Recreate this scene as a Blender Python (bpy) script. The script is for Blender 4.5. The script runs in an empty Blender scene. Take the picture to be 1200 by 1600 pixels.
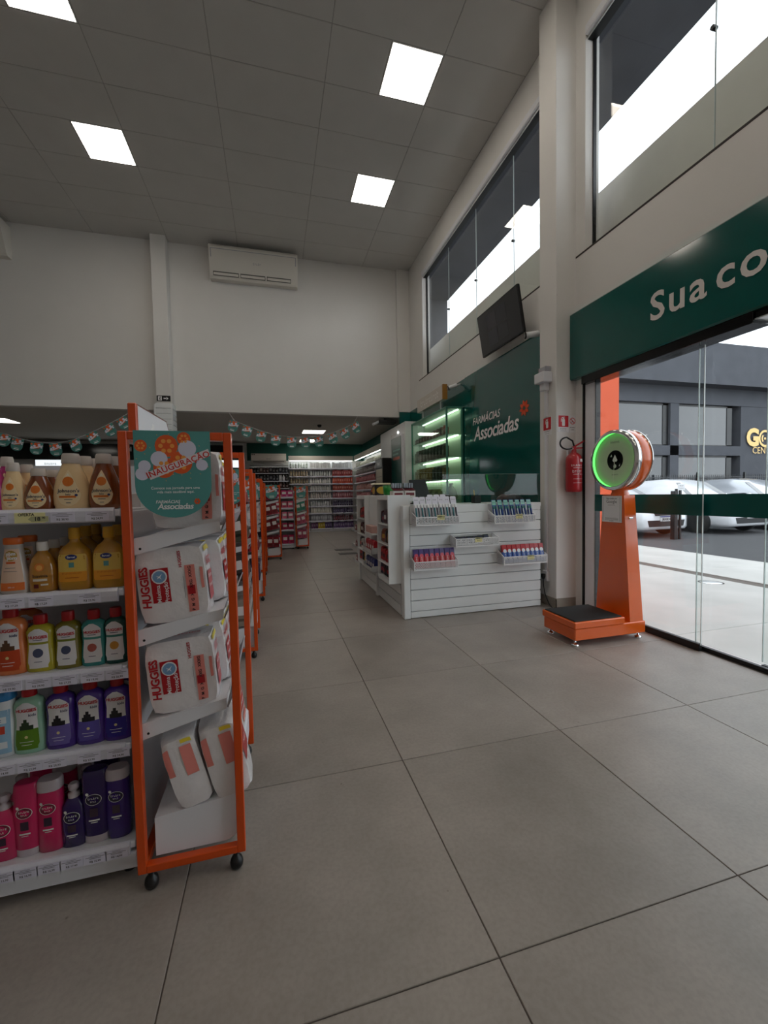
import bpy, bmesh, math, random
from mathutils import Vector, Matrix
random.seed(7)
scene = bpy.context.scene
col = scene.collection
PI = math.pi

# ------------------------------------------------------------------ camera
H = 1.22
FPX, YAW, PITCH, ROLL = 647.0, .2619, -.0442, -.0191
_f = Vector((math.sin(YAW)*math.cos(PITCH), math.cos(YAW)*math.cos(PITCH), math.sin(PITCH)))
_r = Vector((math.cos(YAW), -math.sin(YAW), 0)); _u = _r.cross(_f)
CR = _r*math.cos(ROLL)+_u*math.sin(ROLL); CU = -_r*math.sin(ROLL)+_u*math.cos(ROLL); CF = _f
cam_d = bpy.data.cameras.new('camera'); cam = bpy.data.objects.new('camera', cam_d); col.objects.link(cam)
cam_d.sensor_fit = 'HORIZONTAL'; cam_d.sensor_width = 36; cam_d.lens = 36*FPX/1200
cam_d.clip_start = .05; cam_d.clip_end = 300
m = Matrix.Identity(4)
for i in range(3):
    m[i][0] = CR[i]; m[i][1] = CU[i]; m[i][2] = -CF[i]
m[0][3], m[1][3], m[2][3] = 0, 0, H
cam.matrix_world = m
scene.camera = cam

# ------------------------------------------------------------------ world, exposure
world = bpy.data.worlds.new('overcast_sky'); scene.world = world; world.use_nodes = True
wn = world.node_tree; wn.nodes.clear()
wo = wn.nodes.new('ShaderNodeOutputWorld'); bg = wn.nodes.new('ShaderNodeBackground')
tc = wn.nodes.new('ShaderNodeTexCoord'); nz = wn.nodes.new('ShaderNodeTexNoise'); rp = wn.nodes.new('ShaderNodeValToRGB')
nz.inputs['Scale'].default_value = 2.2; nz.inputs['Detail'].default_value = 4
rp.color_ramp.elements[0].color = (.72, .78, .88, 1); rp.color_ramp.elements[1].color = (.92, .95, 1, 1)
wn.links.new(tc.outputs['Generated'], nz.inputs['Vector']); wn.links.new(nz.outputs['Fac'], rp.inputs['Fac'])
wn.links.new(rp.outputs['Color'], bg.inputs['Color']); wn.links.new(bg.outputs[0], wo.inputs[0])
bg.inputs['Strength'].default_value = 3.1
LAMP = 10.5           # emission of the ceiling light panels
vs = scene.view_settings
vs.view_transform = 'Standard'; vs.look = 'None'; vs.gamma = 1; vs.use_curve_mapping = False
vs.exposure = -0.12

# ------------------------------------------------------------------ pixel helpers (a pixel gives a direction; a plane gives the distance)
def ray(x, y): return CR*((x-600)/FPX) - CU*((y-800)/FPX) + CF
def fl(x, y, z=0):
    d = ray(x, y); t = (z-H)/d.z; return Vector((d.x*t, d.y*t, z))
def atx(x, y, X):
    d = ray(x, y); t = X/d.x; return Vector((X, d.y*t, H+d.z*t))
def aty(x, y, Y):
    d = ray(x, y); t = Y/d.y; return Vector((d.x*t, Y, H+d.z*t))

# ------------------------------------------------------------------ materials
def lin(c):
    return tuple((v/12.92 if v <= .04045 else ((v+.055)/1.055)**2.4) for v in c)
def rgb(r, g, b): return lin((r/255, g/255, b/255))
MATS = {}
def mat(name, c, rough=.5, metal=0, coat=0, noise=0, nscale=8, bump=0, bscale=60, emit=0, ecol=None, trans=0, ior=1.45, spec=.5, alpha=1):
    if name in MATS: return MATS[name]
    M = bpy.data.materials.new(name); M.use_nodes = True; nt = M.node_tree
    b = nt.nodes['Principled BSDF']
    b.inputs['Base Color'].default_value = (*c, 1); b.inputs['Roughness'].default_value = rough
    b.inputs['Metallic'].default_value = metal; b.inputs['Coat Weight'].default_value = coat
    b.inputs['Coat Roughness'].default_value = .08
    b.inputs['Specular IOR Level'].default_value = spec
    b.inputs['Transmission Weight'].default_value = trans; b.inputs['IOR'].default_value = ior
    b.inputs['Alpha'].default_value = alpha
    if emit:
        b.inputs['Emission Color'].default_value = (*(ecol or c), 1); b.inputs['Emission Strength'].default_value = emit
    t = nt.nodes.new('ShaderNodeTexCoord')
    if noise:
        n = nt.nodes.new('ShaderNodeTexNoise'); n.inputs['Scale'].default_value = nscale; n.inputs['Detail'].default_value = 5
        r = nt.nodes.new('ShaderNodeValToRGB')
        r.color_ramp.elements[0].position = .3; r.color_ramp.elements[1].position = .7
        r.color_ramp.elements[0].color = (*[v*(1-noise) for v in c], 1); r.color_ramp.elements[1].color = (*[min(1, v*(1+noise)) for v in c], 1)
        nt.links.new(t.outputs['Object'], n.inputs['Vector']); nt.links.new(n.outputs['Fac'], r.inputs['Fac'])
        nt.links.new(r.outputs['Color'], b.inputs['Base Color'])
    if bump:
        n2 = nt.nodes.new('ShaderNodeTexNoise'); n2.inputs['Scale'].default_value = bscale; n2.inputs['Detail'].default_value = 3
        bp = nt.nodes.new('ShaderNodeBump'); bp.inputs['Strength'].default_value = bump; bp.inputs['Distance'].default_value = .01
        nt.links.new(t.outputs['Object'], n2.inputs['Vector']); nt.links.new(n2.outputs['Fac'], bp.inputs['Height'])
        nt.links.new(bp.outputs['Normal'], b.inputs['Normal'])
    MATS[name] = M
    return M
def glass(name, tint=(.96, .98, .97), refl=1.0, ior=1.5):
    if name in MATS: return MATS[name]
    M = bpy.data.materials.new(name); M.use_nodes = True; nt = M.node_tree; nt.nodes.clear()
    o = nt.nodes.new('ShaderNodeOutputMaterial'); mx = nt.nodes.new('ShaderNodeMixShader')
    tr = nt.nodes.new('ShaderNodeBsdfTransparent'); gl = nt.nodes.new('ShaderNodeBsdfGlossy'); fr = nt.nodes.new('ShaderNodeLayerWeight')
    pw = nt.nodes.new('ShaderNodeMath'); pw.operation = 'POWER'; pw.inputs[1].default_value = 4.0
    ma = nt.nodes.new('ShaderNodeMath'); ma.operation = 'MULTIPLY_ADD'; ma.inputs[1].default_value = .75; ma.inputs[2].default_value = .022
    tr.inputs[0].default_value = (*tint, 1); gl.inputs['Roughness'].default_value = .0; gl.inputs['Color'].default_value = (refl, refl, refl, 1)
    nt.links.new(fr.outputs['Facing'], pw.inputs[0]); nt.links.new(pw.outputs[0], ma.inputs[0]); nt.links.new(ma.outputs[0], mx.inputs[0])
    nt.links.new(tr.outputs[0], mx.inputs[1]); nt.links.new(gl.outputs[0], mx.inputs[2]); nt.links.new(mx.outputs[0], o.inputs[0])
    MATS[name] = M; return M

def tile_mat():
    M = bpy.data.materials.new('porcelain_tile'); M.use_nodes = True; nt = M.node_tree; b = nt.nodes['Principled BSDF']
    g = nt.nodes.new('ShaderNodeNewGeometry'); oi = nt.nodes.new('ShaderNodeObjectInfo')
    n = nt.nodes.new('ShaderNodeTexNoise'); n.inputs['Scale'].default_value = 2.3; n.inputs['Detail'].default_value = 8; n.inputs['Roughness'].default_value = .62
    r = nt.nodes.new('ShaderNodeValToRGB'); r.color_ramp.elements[0].position = .3; r.color_ramp.elements[1].position = .72
    r.color_ramp.elements[0].color = (*rgb(136, 128, 121), 1); r.color_ramp.elements[1].color = (*rgb(161, 152, 145), 1)
    n2 = nt.nodes.new('ShaderNodeTexNoise'); n2.inputs['Scale'].default_value = 70; n2.inputs['Detail'].default_value = 4
    r2 = nt.nodes.new('ShaderNodeValToRGB'); r2.color_ramp.elements[0].position = .35; r2.color_ramp.elements[0].color = (.9, .9, .9, 1); r2.color_ramp.elements[1].position = .6
    # scuffs and specks with their own shape
    n3 = nt.nodes.new('ShaderNodeTexVoronoi'); n3.inputs['Scale'].default_value = 5.5; n3.feature = 'F1'
    r3 = nt.nodes.new('ShaderNodeValToRGB'); r3.color_ramp.elements[0].position = .012; r3.color_ramp.elements[0].color = (.4, .38, .36, 1); r3.color_ramp.elements[1].position = .03
    mx = nt.nodes.new('ShaderNodeMixRGB'); mx.blend_type = 'MULTIPLY'; mx.inputs[0].default_value = 1
    mx2 = nt.nodes.new('ShaderNodeMixRGB'); mx2.blend_type = 'MULTIPLY'; mx2.inputs[0].default_value = .8
    hv = nt.nodes.new('ShaderNodeHueSaturation'); ma = nt.nodes.new('ShaderNodeMapRange')
    ma.inputs['To Min'].default_value = .95; ma.inputs['To Max'].default_value = 1.05
    L = nt.links.new
    for k in (n, n2, n3): L(g.outputs['Position'], k.inputs['Vector'])
    L(n.outputs['Fac'], r.inputs['Fac']); L(n2.outputs['Fac'], r2.inputs['Fac']); L(n3.outputs['Distance'], r3.inputs['Fac'])
    L(r.outputs[0], mx.inputs[1]); L(r2.outputs[0], mx.inputs[2]); L(mx.outputs[0], mx2.inputs[1]); L(r3.outputs[0], mx2.inputs[2])
    L(oi.outputs['Random'], ma.inputs['Value']); L(ma.outputs[0], hv.inputs['Value']); L(mx2.outputs[0], hv.inputs['Color']); L(hv.outputs[0], b.inputs['Base Color'])
    rr = nt.nodes.new('ShaderNodeMapRange'); rr.inputs['To Min'].default_value = .3; rr.inputs['To Max'].default_value = .5
    L(n.outputs['Fac'], rr.inputs['Value']); L(rr.outputs[0], b.inputs['Roughness'])
    return M

WHITE = mat('white_paint', rgb(224, 222, 219), .6, noise=.02, nscale=1.5, bump=.03, bscale=120)
CEILW = mat('ceiling_panel_white', rgb(205, 203, 200), .8, noise=.02, nscale=3)
CGRID = mat('ceiling_grid', rgb(168, 166, 163), .7)
LAMW = mat('white_laminate', rgb(232, 235, 236), .35, noise=.015, nscale=4)
STEELW = mat('white_powder_steel', rgb(226, 227, 232), .35)
GREYST = mat('grey_steel', rgb(165, 165, 172), .4)
ORANGE = mat('orange_powder_coat', rgb(208, 74, 8), .32, coat=.3, noise=.03)
GREEN = mat('green_acrylic', rgb(4, 86, 80), .12, coat=.5)
GREENM = mat('green_paint', rgb(8, 82, 72), .5)
BLACK = mat('black_plastic', rgb(18, 18, 19), .4)
BLACKG = mat('black_gloss', rgb(10, 10, 12), .12)
RUBBER = mat('black_rubber', rgb(24, 25, 26), .75, bump=.15, bscale=300)
CHROME = mat('chrome', (.8, .8, .8), .12, metal=1)
ALU = mat('aluminium', (.72, .72, .72), .35, metal=1)
PRINT = mat('print_black', rgb(30, 28, 30), .6)
PRINTG = mat('print_grey', rgb(96, 94, 104), .6)
PWHITE = mat('print_white', rgb(240, 240, 240), .6)
PAPER = mat('paper_white', rgb(228, 228, 230), .6)
LILAC = mat('price_card', rgb(222, 220, 236), .4)
YELLOWC = mat('offer_card', rgb(236, 230, 170), .5)
DARKGAP = mat('joint_dark', rgb(70, 66, 62), .8)
GROUT = mat('grout', rgb(98, 90, 84), .85)
GLASS = glass('clear_glass')
GLASSG = glass('green_edge_glass', (.80, .93, .87))
TILE = tile_mat()
def C(r, g, b, rough=.4, coat=.2):
    return mat('colour_%d_%d_%d_%d' % (r, g, b, int(rough*100)), rgb(r, g, b), rough, coat=coat)

# ------------------------------------------------------------------ mesh building
FR = {}
class MB:
    def __init__(s): s.v = []; s.f = []; s.mi = []; s.mats = []; s.cur = 0; s.sm = []
    def m(s, M):
        if M not in s.mats: s.mats.append(M)
        s.cur = s.mats.index(M); return s
    def add(s, vs, fs, smooth=False):
        o = len(s.v); s.v += [Vector(p) for p in vs]
        for f in fs:
            s.f.append([i+o for i in f]); s.mi.append(s.cur); s.sm.append(smooth)
        return s
    def box(s, x0, x1, y0, y1, z0, z1):
        vs = [(x, y, z) for z in (z0, z1) for y in (y0, y1) for x in (x0, x1)]
        return s.add(vs, [(0, 2, 3, 1), (4, 5, 7, 6), (0, 1, 5, 4), (2, 6, 7, 3), (0, 4, 6, 2), (1, 3, 7, 5)])
    def rbox(s, x0, x1, y0, y1, z0, z1, b=.003):
        x0, x1 = min(x0, x1), max(x0, x1); y0, y1 = min(y0, y1), max(y0, y1); z0, z1 = min(z0, z1), max(z0, z1)
        b = min(b, (x1-x0)*.45, (y1-y0)*.45, (z1-z0)*.45)
        X, Y, Z = (x0, x1), (y0, y1), (z0, z1); vs = []; idx = {}
        for i in (0, 1):
            for j in (0, 1):
                for k in (0, 1):
                    sx, sy, sz = (1-2*i)*b, (1-2*j)*b, (1-2*k)*b
                    idx[i, j, k, 0] = len(vs); vs.append((X[i], Y[j]+sy, Z[k]+sz))
                    idx[i, j, k, 1] = len(vs); vs.append((X[i]+sx, Y[j], Z[k]+sz))
                    idx[i, j, k, 2] = len(vs); vs.append((X[i]+sx, Y[j]+sy, Z[k]))
        fs = []
        for i in (0, 1):
            fs.append([idx[i, 0, 0, 0], idx[i, 1, 0, 0], idx[i, 1, 1, 0], idx[i, 0, 1, 0]])
            fs.append([idx[0, i, 0, 1], idx[1, i, 0, 1], idx[1, i, 1, 1], idx[0, i, 1, 1]])
            fs.append([idx[0, 0, i, 2], idx[1, 0, i, 2], idx[1, 1, i, 2], idx[0, 1, i, 2]])
            for j in (0, 1):
                fs.append([idx[i, j, 0, 0], idx[i, j, 1, 0], idx[i, j, 1, 1], idx[i, j, 0, 1]])
                fs.append([idx[i, 0, j, 0], idx[i, 1, j, 0], idx[i, 1, j, 2], idx[i, 0, j, 2]])
                fs.append([idx[0, i, j, 1], idx[1, i, j, 1], idx[1, i, j, 2], idx[0, i, j, 2]])
                for k in (0, 1): fs.append([idx[i, j, k, 0], idx[i, j, k, 1], idx[i, j, k, 2]])
        return s.add(vs, fs)
    def bar(s, p0, p1, r, up=(0, 0, 1)):          # square bar
        p0, p1 = Vector(p0), Vector(p1); d = (p1-p0).normalized(); up = Vector(up)
        if abs(d.dot(up)) > .98: up = Vector((0, 1, 0))
        a = d.cross(up).normalized()*r; b = a.cross(d).normalized()*r
        vs = [p+q for p in (p0, p1) for q in (a+b, -a+b, -a-b, a-b)]
        return s.add(vs, [(0, 1, 2, 3), (7, 6, 5, 4)]+[(i, 4+i, 4+(i+1) % 4, (i+1) % 4) for i in range(4)])
    def cyl(s, p0, p1, r0, r1=None, n=16, caps=True, smooth=True):
        r1 = r0 if r1 is None else r1
        p0, p1 = Vector(p0), Vector(p1); d = (p1-p0).normalized(); up = Vector((0, 0, 1))
        if abs(d.dot(up)) > .95: up = Vector((0, 1, 0))
        a = d.cross(up).normalized(); b = a.cross(d)
        vs = []
        for p, r in ((p0, r0), (p1, r1)):
            for i in range(n):
                t = 2*PI*i/n; vs.append(p+a*(r*math.cos(t))+b*(r*math.sin(t)))
        s.add(vs, [(i, (i+1) % n, n+(i+1) % n, n+i) for i in range(n)], smooth)
        if caps: s.add(vs[:n], [tuple(range(n))]); s.add(vs[n:], [tuple(range(n))])
        return s
    def lathe(s, prof, c=(0, 0, 0), n=20, axis='z', caps=True, smooth=True):    # prof [(r, h)]
        vs = []
        for r, h in prof:
            for i in range(n):
                t = 2*PI*i/n; a, b = r*math.cos(t), r*math.sin(t)
                p = {'z': (a, b, h), 'x': (h, a, b), 'y': (a, h, b)}[axis]
                vs.append(Vector(p)+Vector(c))
        fs = []
        for k in range(len(prof)-1):
            for i in range(n): fs.append((k*n+i, k*n+(i+1) % n, (k+1)*n+(i+1) % n, (k+1)*n+i))
        s.add(vs, fs, smooth)
        if caps:
            s.add(vs[:n], [tuple(range(n))]); s.add(vs[-n:], [tuple(range(n))])
        return s
    def tube(s, pts, r, n=8):
        pts = [Vector(p) for p in pts]; vs = []; up = Vector((.13, .2, 1)).normalized()
        for i, p in enumerate(pts):
            d = (pts[min(i+1, len(pts)-1)]-pts[max(i-1, 0)]).normalized()
            a = d.cross(up)
            if a.length < .1: a = d.cross(Vector((1, 0, 0)))
            a.normalize(); b = a.cross(d)
            for k in range(n):
                t = 2*PI*k/n; vs.append(p+a*(r*math.cos(t))+b*(r*math.sin(t)))
        fs = [(i*n+k, i*n+(k+1) % n, (i+1)*n+(k+1) % n, (i+1)*n+k) for i in range(len(pts)-1) for k in range(n)]
        fs += [tuple(range(n)), tuple(range(len(vs)-n, len(vs)))]
        return s.add(vs, fs, True)
    def prism(s, poly, a, b, fn):                  # poly of (u, v), extruded from a to b; fn(u, v, w) -> point
        n = len(poly)
        vs = [fn(u, v, a) for u, v in poly]+[fn(u, v, b) for u, v in poly]
        return s.add(vs, [tuple(range(n)), tuple(range(n, 2*n))]+[(i, (i+1) % n, n+(i+1) % n, n+i) for i in range(n)])
    def sheet(s, poly, fn):
        return s.add([fn(u, v) for u, v in poly], [tuple(range(len(poly)))])
    def text(s, body, size, fn, bold=0, shear=0, align='CENTER', spacing=1):
        vs, fs = text_geo(body, size, bold, shear, align, spacing)
        return s.add([fn(u, v) for u, v in vs], fs)
    def glyphs(s, size, fn, n=6):          # print too small to read in the photograph: a row of letter-sized strokes
        w = size*.62; x = -n*w/2
        for k in range(n):
            h = size*(.62 if (k*7) % 3 else .8); a = x+k*w+w*.14; c_ = x+k*w+w*.80; t = size*.13
            z = -size*.33
            s.sheet([(a, z), (a+t, z), (a+t, z+h), (a, z+h)], fn)
            if k % 3 != 1: s.sheet([(a+t, z), (c_, z), (c_, z+t), (a+t, z+t)], fn)
            if k % 4 != 2: s.sheet([(a+t, z+size*.45), (c_, z+size*.45), (c_, z+size*.45+t), (a+t, z+size*.45+t)], fn)
        return s
    def xf(s, M):
        s.v = [M @ p for p in s.v]; return s
    def build(s, name, parent=None, material=None, recalc=True, origin=None):
        mats = s.mats if s.mats else [material]
        if parent is not None: o = FR[parent.name]
        elif origin is not None: o = Vector(origin)
        else:
            xs = [p.x for p in s.v]; ys = [p.y for p in s.v]; zs = [p.z for p in s.v]
            o = Vector(((min(xs)+max(xs))/2, (min(ys)+max(ys))/2, min(zs)))
        me = bpy.data.meshes.new(name)
        me.from_pydata([p-o for p in s.v], [], s.f)
        for q in mats: me.materials.append(q)
        me.polygons.foreach_set('material_index', s.mi); me.polygons.foreach_set('use_smooth', s.sm)
        if recalc:
            bm = bmesh.new(); bm.from_mesh(me); bmesh.ops.recalc_face_normals(bm, faces=bm.faces); bm.to_mesh(me); bm.free()
        me.update()
        ob = bpy.data.objects.new(name, me); col.objects.link(ob)
        if parent is not None: ob.parent = parent
        else: ob.location = o
        FR[ob.name] = o
        return ob
_tc = {}
def text_geo(body, size, bold=0, shear=0, align='CENTER', spacing=1):
    k = (body, round(size, 5), bold, shear, align, spacing)
    if k not in _tc:
        cu = bpy.data.curves.new('t', 'FONT'); cu.body = body; cu.size = size; cu.offset = bold*size; cu.shear = shear
        cu.align_x = align; cu.align_y = 'CENTER'; cu.resolution_u = 3; cu.space_character = spacing
        ob = bpy.data.objects.new('t', cu); me = bpy.data.meshes.new_from_object(ob)
        _tc[k] = ([(v.co.x, v.co.y) for v in me.vertices], [tuple(p.vertices) for p in me.polygons])
        bpy.data.objects.remove(ob); bpy.data.curves.remove(cu); bpy.data.meshes.remove(me)
    return _tc[k]
def tag(o, label, cat, group=None, kind=None):
    o['label'] = label; o['category'] = cat
    if group: o['group'] = group
    if kind: o['kind'] = kind
    return o
def thing(name, label, cat, loc=(0, 0, 0), group=None):
    o = bpy.data.objects.new(name, None); col.objects.link(o); o.location = loc; o.empty_display_size = .1
    FR[o.name] = Vector(loc); return tag(o, label, cat, group)
def struct(o): o['kind'] = 'structure'; return o
def copy_tree(o, parent=None):
    c = o.copy(); col.objects.link(c)
    if parent is not None: c.parent = parent
    FR[c.name] = FR.get(o.name, Vector((0, 0, 0)))
    for ch in list(o.children): copy_tree(ch, c)
    return c
def place(o, loc, rz=0, label=None, group=None):
    o.location = loc; o.rotation_euler = (0, 0, rz)
    if label: o['label'] = label
    if group: o['group'] = group
    return o
def rrect(w, h, r, n=4, cx=0, cy=0, rb=None):      # rounded rectangle polygon
    rb = r if rb is None else rb; P = []
    for (sx, sy, a0, q) in ((1, 1, 0, r), (-1, 1, 90, r), (-1, -1, 180, rb), (1, -1, 270, rb)):
        q = max(q, 1e-5)
        for i in range(n+1):
            t = math.radians(a0+90*i/n); P.append((cx+sx*(w/2-q)+q*math.cos(t), cy+sy*(h/2-q)+q*math.sin(t)))
    return P
def disc(cx, cy, r, n=16, ry=None): return [(cx+r*math.cos(2*PI*i/n), cy+(ry or r)*math.sin(2*PI*i/n)) for i in range(n)]
def fx(X, y0, z0, off=0):           # writing on a wall that faces -x: u runs to -y
    return lambda u, v: Vector((X-off, y0-u, z0+v))
def fy(Y, x0, z0, off=0):           # writing on a face that faces -y
    return lambda u, v: Vector((x0+u, Y-off, z0+v))
# ================================================================== SETTING
XW = 3.045      # inner face of the right wall
YB = 8.94       # front face of the bulkhead at the end of the tall hall
ZC = 6.12       # tall ceiling
ZL = 2.92       # low ceiling behind the bulkhead
YF = 14.0       # far wall
XL, YN = -8.0, -3.2

# floor: slab and single tiles
floor = struct(MB().m(GROUT).box(XL-.2, XW+.12, YN-.2, YF+.2, -.15, -.004).build('floor', origin=(0, 0, 0)))
T = .839; tx0, ty0 = .538, .925
tile_mesh = None
for i in range(-7, 4):
    for j in range(-2, 17):
        x0 = tx0+T*(i-1); y0 = ty0+T*(j-1)
        if x0 < -6.4 and j < 3: continue
        x1, y1 = min(x0+T, XW+.1), y0+T
        if x0 >= XW: continue
        g = .0018
        if tile_mesh is None or x1-x0 < T-.001:
            o = MB().m(TILE).rbox(x0+g, x1-g, y0+g, y1-g, -.012, 0, .0015).build('floor_tile', floor)
            if x1-x0 > T-.001:
                tile_mesh = o.data; tox, toy = x0, y0
        else:
            o = bpy.data.objects.new('floor_tile', tile_mesh); col.objects.link(o); o.parent = floor; o.location = (x0-tox, y0-toy, 0)
# floor drain grilles near the far aisle
for (px, py) in ((537, 859), (544, 865)):
    p = fl(px, py); t = thing('floor_grille', 'brown slotted metal floor grille set flush in the aisle tiles', 'grille', (p.x, p.y, 0), 'floor grilles in the aisle')
    b = MB().m(mat('bronze_grille', rgb(60, 52, 44), .5, metal=.3)); b.rbox(p.x-.19, p.x+.19, p.y-.13, p.y+.13, 0, .004, .001); b.build('plate', t)
    b = MB().m(BLACK)
    for k in range(8): b.box(p.x-.165+k*.043, p.x-.14+k*.043, p.y-.11, p.y+.11, .0035, .0048)
    b.build('slots', t)

# tall ceiling: grid and single panels
ceiling = struct(MB().m(CGRID).box(XL, XW, YN, YB+.1, ZC+.004, ZC+.1).build('ceiling', origin=(0, 0, ZC)))
gx, gy, PX, PY = .745, 5.13, 1.264, .638
lights = []
for ix in range(-7, 3):
    for iy in range(-13, 7):
        x0, y0 = gx+PX*ix, gy+PY*iy; x1, y1 = x0+PX, y0+PY
        if x0 > XW-.05 or y0 > YB-.02 or x1 < XL+.1 or y1 < YN+.05: continue
        x0, x1, y0, y1 = max(x0, XL), min(x1, XW), max(y0, YN), min(y1, YB)
        lamp = None
        if (ix in (0, -3)) and iy in (-10, -7, -4, -1, 2): lamp = x1 - .61   # square fitting in one half of the panel bay
        xe = lamp if lamp else x1
        g = .004
        MB().m(CEILW).rbox(x0+g, xe-g, y0+g, y1-g, ZC, ZC+.012, .003).build('ceiling_panel', ceiling)
        if lamp: lights.append((lamp, x1, y0, y1))
LEDM = mat('led_panel_glow', (1, .93, .82), .4, emit=LAMP, ecol=(1, .90, .78))
LEDE = mat('led_panel_edge', (1, .97, .9), .4, emit=LAMP*1.5, ecol=(1, .93, .82))
for (x0, x1, y0, y1) in lights:
    off = y1 < 4      # the same two rows of panels run on over the entrance, above and behind the frame
    t = thing('ceiling_light_offscreen' if off else 'ceiling_light', 'square warm white light panel in the tall ceiling over the entrance end' if off else 'square warm white light panel flush in the tall tiled ceiling', 'light', ((x0+x1)/2, (y0+y1)/2, ZC-.004), 'square light panels over the entrance end' if off else 'square light panels in the tall ceiling')
    a = .008; MB().m(PWHITE).rbox(x0+a, x1-a, y0+a, y1-a, ZC-.003, ZC+.03, .002).build('frame', t)
    a = .02; MB().m(LEDE).box(x0+a, x1-a, y0+a, y1-a, ZC-.005, ZC).build('bright_edge_offscreen' if off else 'bright_edge', t)
    a = .045; MB().m(LEDM).box(x0+a, x1-a, y0+a, y1-a, ZC-.0065, ZC).build('diffuser_offscreen' if off else 'diffuser', t)

# right wall: opening for the doors and two strips of high windows
ZWB, ZWT = 3.575, 5.62        # high window
wr = MB().m(WHITE)
X2 = XW+.16
wr.box(XW, X2, YN, YF, ZWT+.02, ZC+.1)                 # above the windows
wr.box(XW, X2, 3.52, YF, -.05, ZWB)                    # below window 2 and along the shop
wr.box(XW, X2, YN, 3.52, 2.34, ZWB)                    # above doors
wr.box(XW, X2, YN, -1.2, -.05, 2.34)
wr.box(XW, X2, 3.52, 3.95, ZWB, ZWT+.02)               # pier behind the column
wr.box(XW, X2, 8.06, YF, ZWB, ZWT+.02)
wr.box(XW, X2, YN, -1.2, ZWB, ZWT+.02)
wall_right = struct(wr.build('wall_right', origin=(XW, 3, 0)))
# column
c = MB().m(WHITE); c.rbox(2.81, XW+.02, 3.648, 3.915, 0, ZC+.02, .006)
column = struct(c.build('wall_column', origin=(2.93, 3.8, 0)))
BASEB = mat('baseboard_tile', rgb(150, 142, 132), .4, noise=.04)
b = MB().m(BASEB); b.rbox(2.802, 2.812, 3.64, 3.915, 0, .098, .002); b.rbox(2.802, XW, 3.64, 3.65, 0, .098, .002)
struct(b.build('baseboard_column'))
# black joint line under the high windows
b = MB().m(mat('joint_brown', rgb(52, 44, 42), .7)); b.box(XW-.002, XW+.01, -1.2, 3.648, ZWB-.012, ZWB+.006); b.box(XW-.002, XW+.01, 3.915, 8.3, ZWB-.012, ZWB+.006)
struct(b.build('trim_1'))
# window heads: stepped white roller casings
for (y0, y1) in ((-1.2, 3.52), (3.95, 8.06)):
    b = MB().m(STEELW); b.rbox(XW-.012, XW+.11, y0, y1, ZWT-.03, ZWT+.06, .01); b.m(BLACK).box(XW+.03, XW+.11, y0, y1, ZWT-.055, ZWT-.028); b.m(ALU).box(XW+.02, XW+.03, y0, y1, ZWT-.05, ZWT-.03)
    struct(b.build('trim_2'))
# high window panes, each with patch fittings
FRAMEB = mat('window_black', rgb(20, 20, 22), .35)
def high_window(n, edges):
    w = thing('window_%d' % n, '', 'window', (XW+.1, edges[0], ZWB)); del w['category']; del w['label']; struct(w)
    b = MB().m(FRAMEB); b.box(XW+.085, XW+.12, edges[0]-.012, edges[0]+.012, ZWB, ZWT); b.box(XW+.085, XW+.12, edges[-1]-.012, edges[-1]+.012, ZWB, ZWT); b.box(XW+.085, XW+.12, edges[-1], edges[0], ZWB-.005, ZWB+.02)
    b.build('window_frame', w)
    for a, c in zip(edges[:-1], edges[1:]):
        MB().m(GLASS).box(XW+.099, XW+.107, c+.003, a-.003, ZWB+.015, ZWT-.03).build('pane', w)
        MB().m(mat('pane_edge', rgb(205, 215, 215), .2)).box(XW+.0985, XW+.1075, c-.003, c+.003, ZWB+.015, ZWT-.03).build('pane_edge', w)
        zc = (ZWB+ZWT)/2-.1
        MB().m(BLACK).cyl((XW+.08, c+.012, zc), (XW+.12, c+.012, zc), .016, n=12).build('patch_fitting', w)
high_window(1, [3.52, 2.36, 1.2, .04, -1.2])
high_window(2, [8.06, 6.98, 5.95, 4.92, 3.95])

# bulkhead at the end of the hall
b = MB().m(WHITE); b.box(XL, XW, YB, YB+.15, ZL, ZC+.1); struct(b.build('wall_bulkhead', origin=(0, YB, ZL)))
b = MB().m(WHITE); b.rbox(-2.06, -1.80, YB-.22, YB+.01, 2.96, ZC+.02, .005); struct(b.build('wall_pilaster'))
b = MB().m(WHITE); b.rbox(2.76, XW, YB-.06, YB+.01, ZL+.11, ZC+.02, .005); struct(b.build('wall_pilaster_corner'))
# slatted column below the pilaster: each slat is a piece
sc = thing('slatted_column', 'white slatwall clad column under the pilaster with the exit sign', 'column', (-1.93, YB-.1, 0))
MB().m(GREYST).box(-2.07, -1.79, YB-.29, YB+.05, 0, 2.965).build('core', sc)
MB().m(LAMW).rbox(-1.80, -1.772, YB-.31, YB-.28, 0, 2.97, .003).build('corner_post', sc)
MB().m(LAMW).rbox(-2.09, -2.062, YB-.31, YB-.28, 0, 2.97, .003).build('corner_post', sc)
for k in range(30):
    z = k*.1; MB().m(LAMW).rbox(-2.063, -1.80, YB-.305, YB-.288, z+.004, z+.096, .003).build('slat', sc)
    MB().m(LAMW).rbox(-1.792, -1.775, YB-.28, YB+.05, z+.004, z+.096, .003).build('slat', sc)
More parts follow.
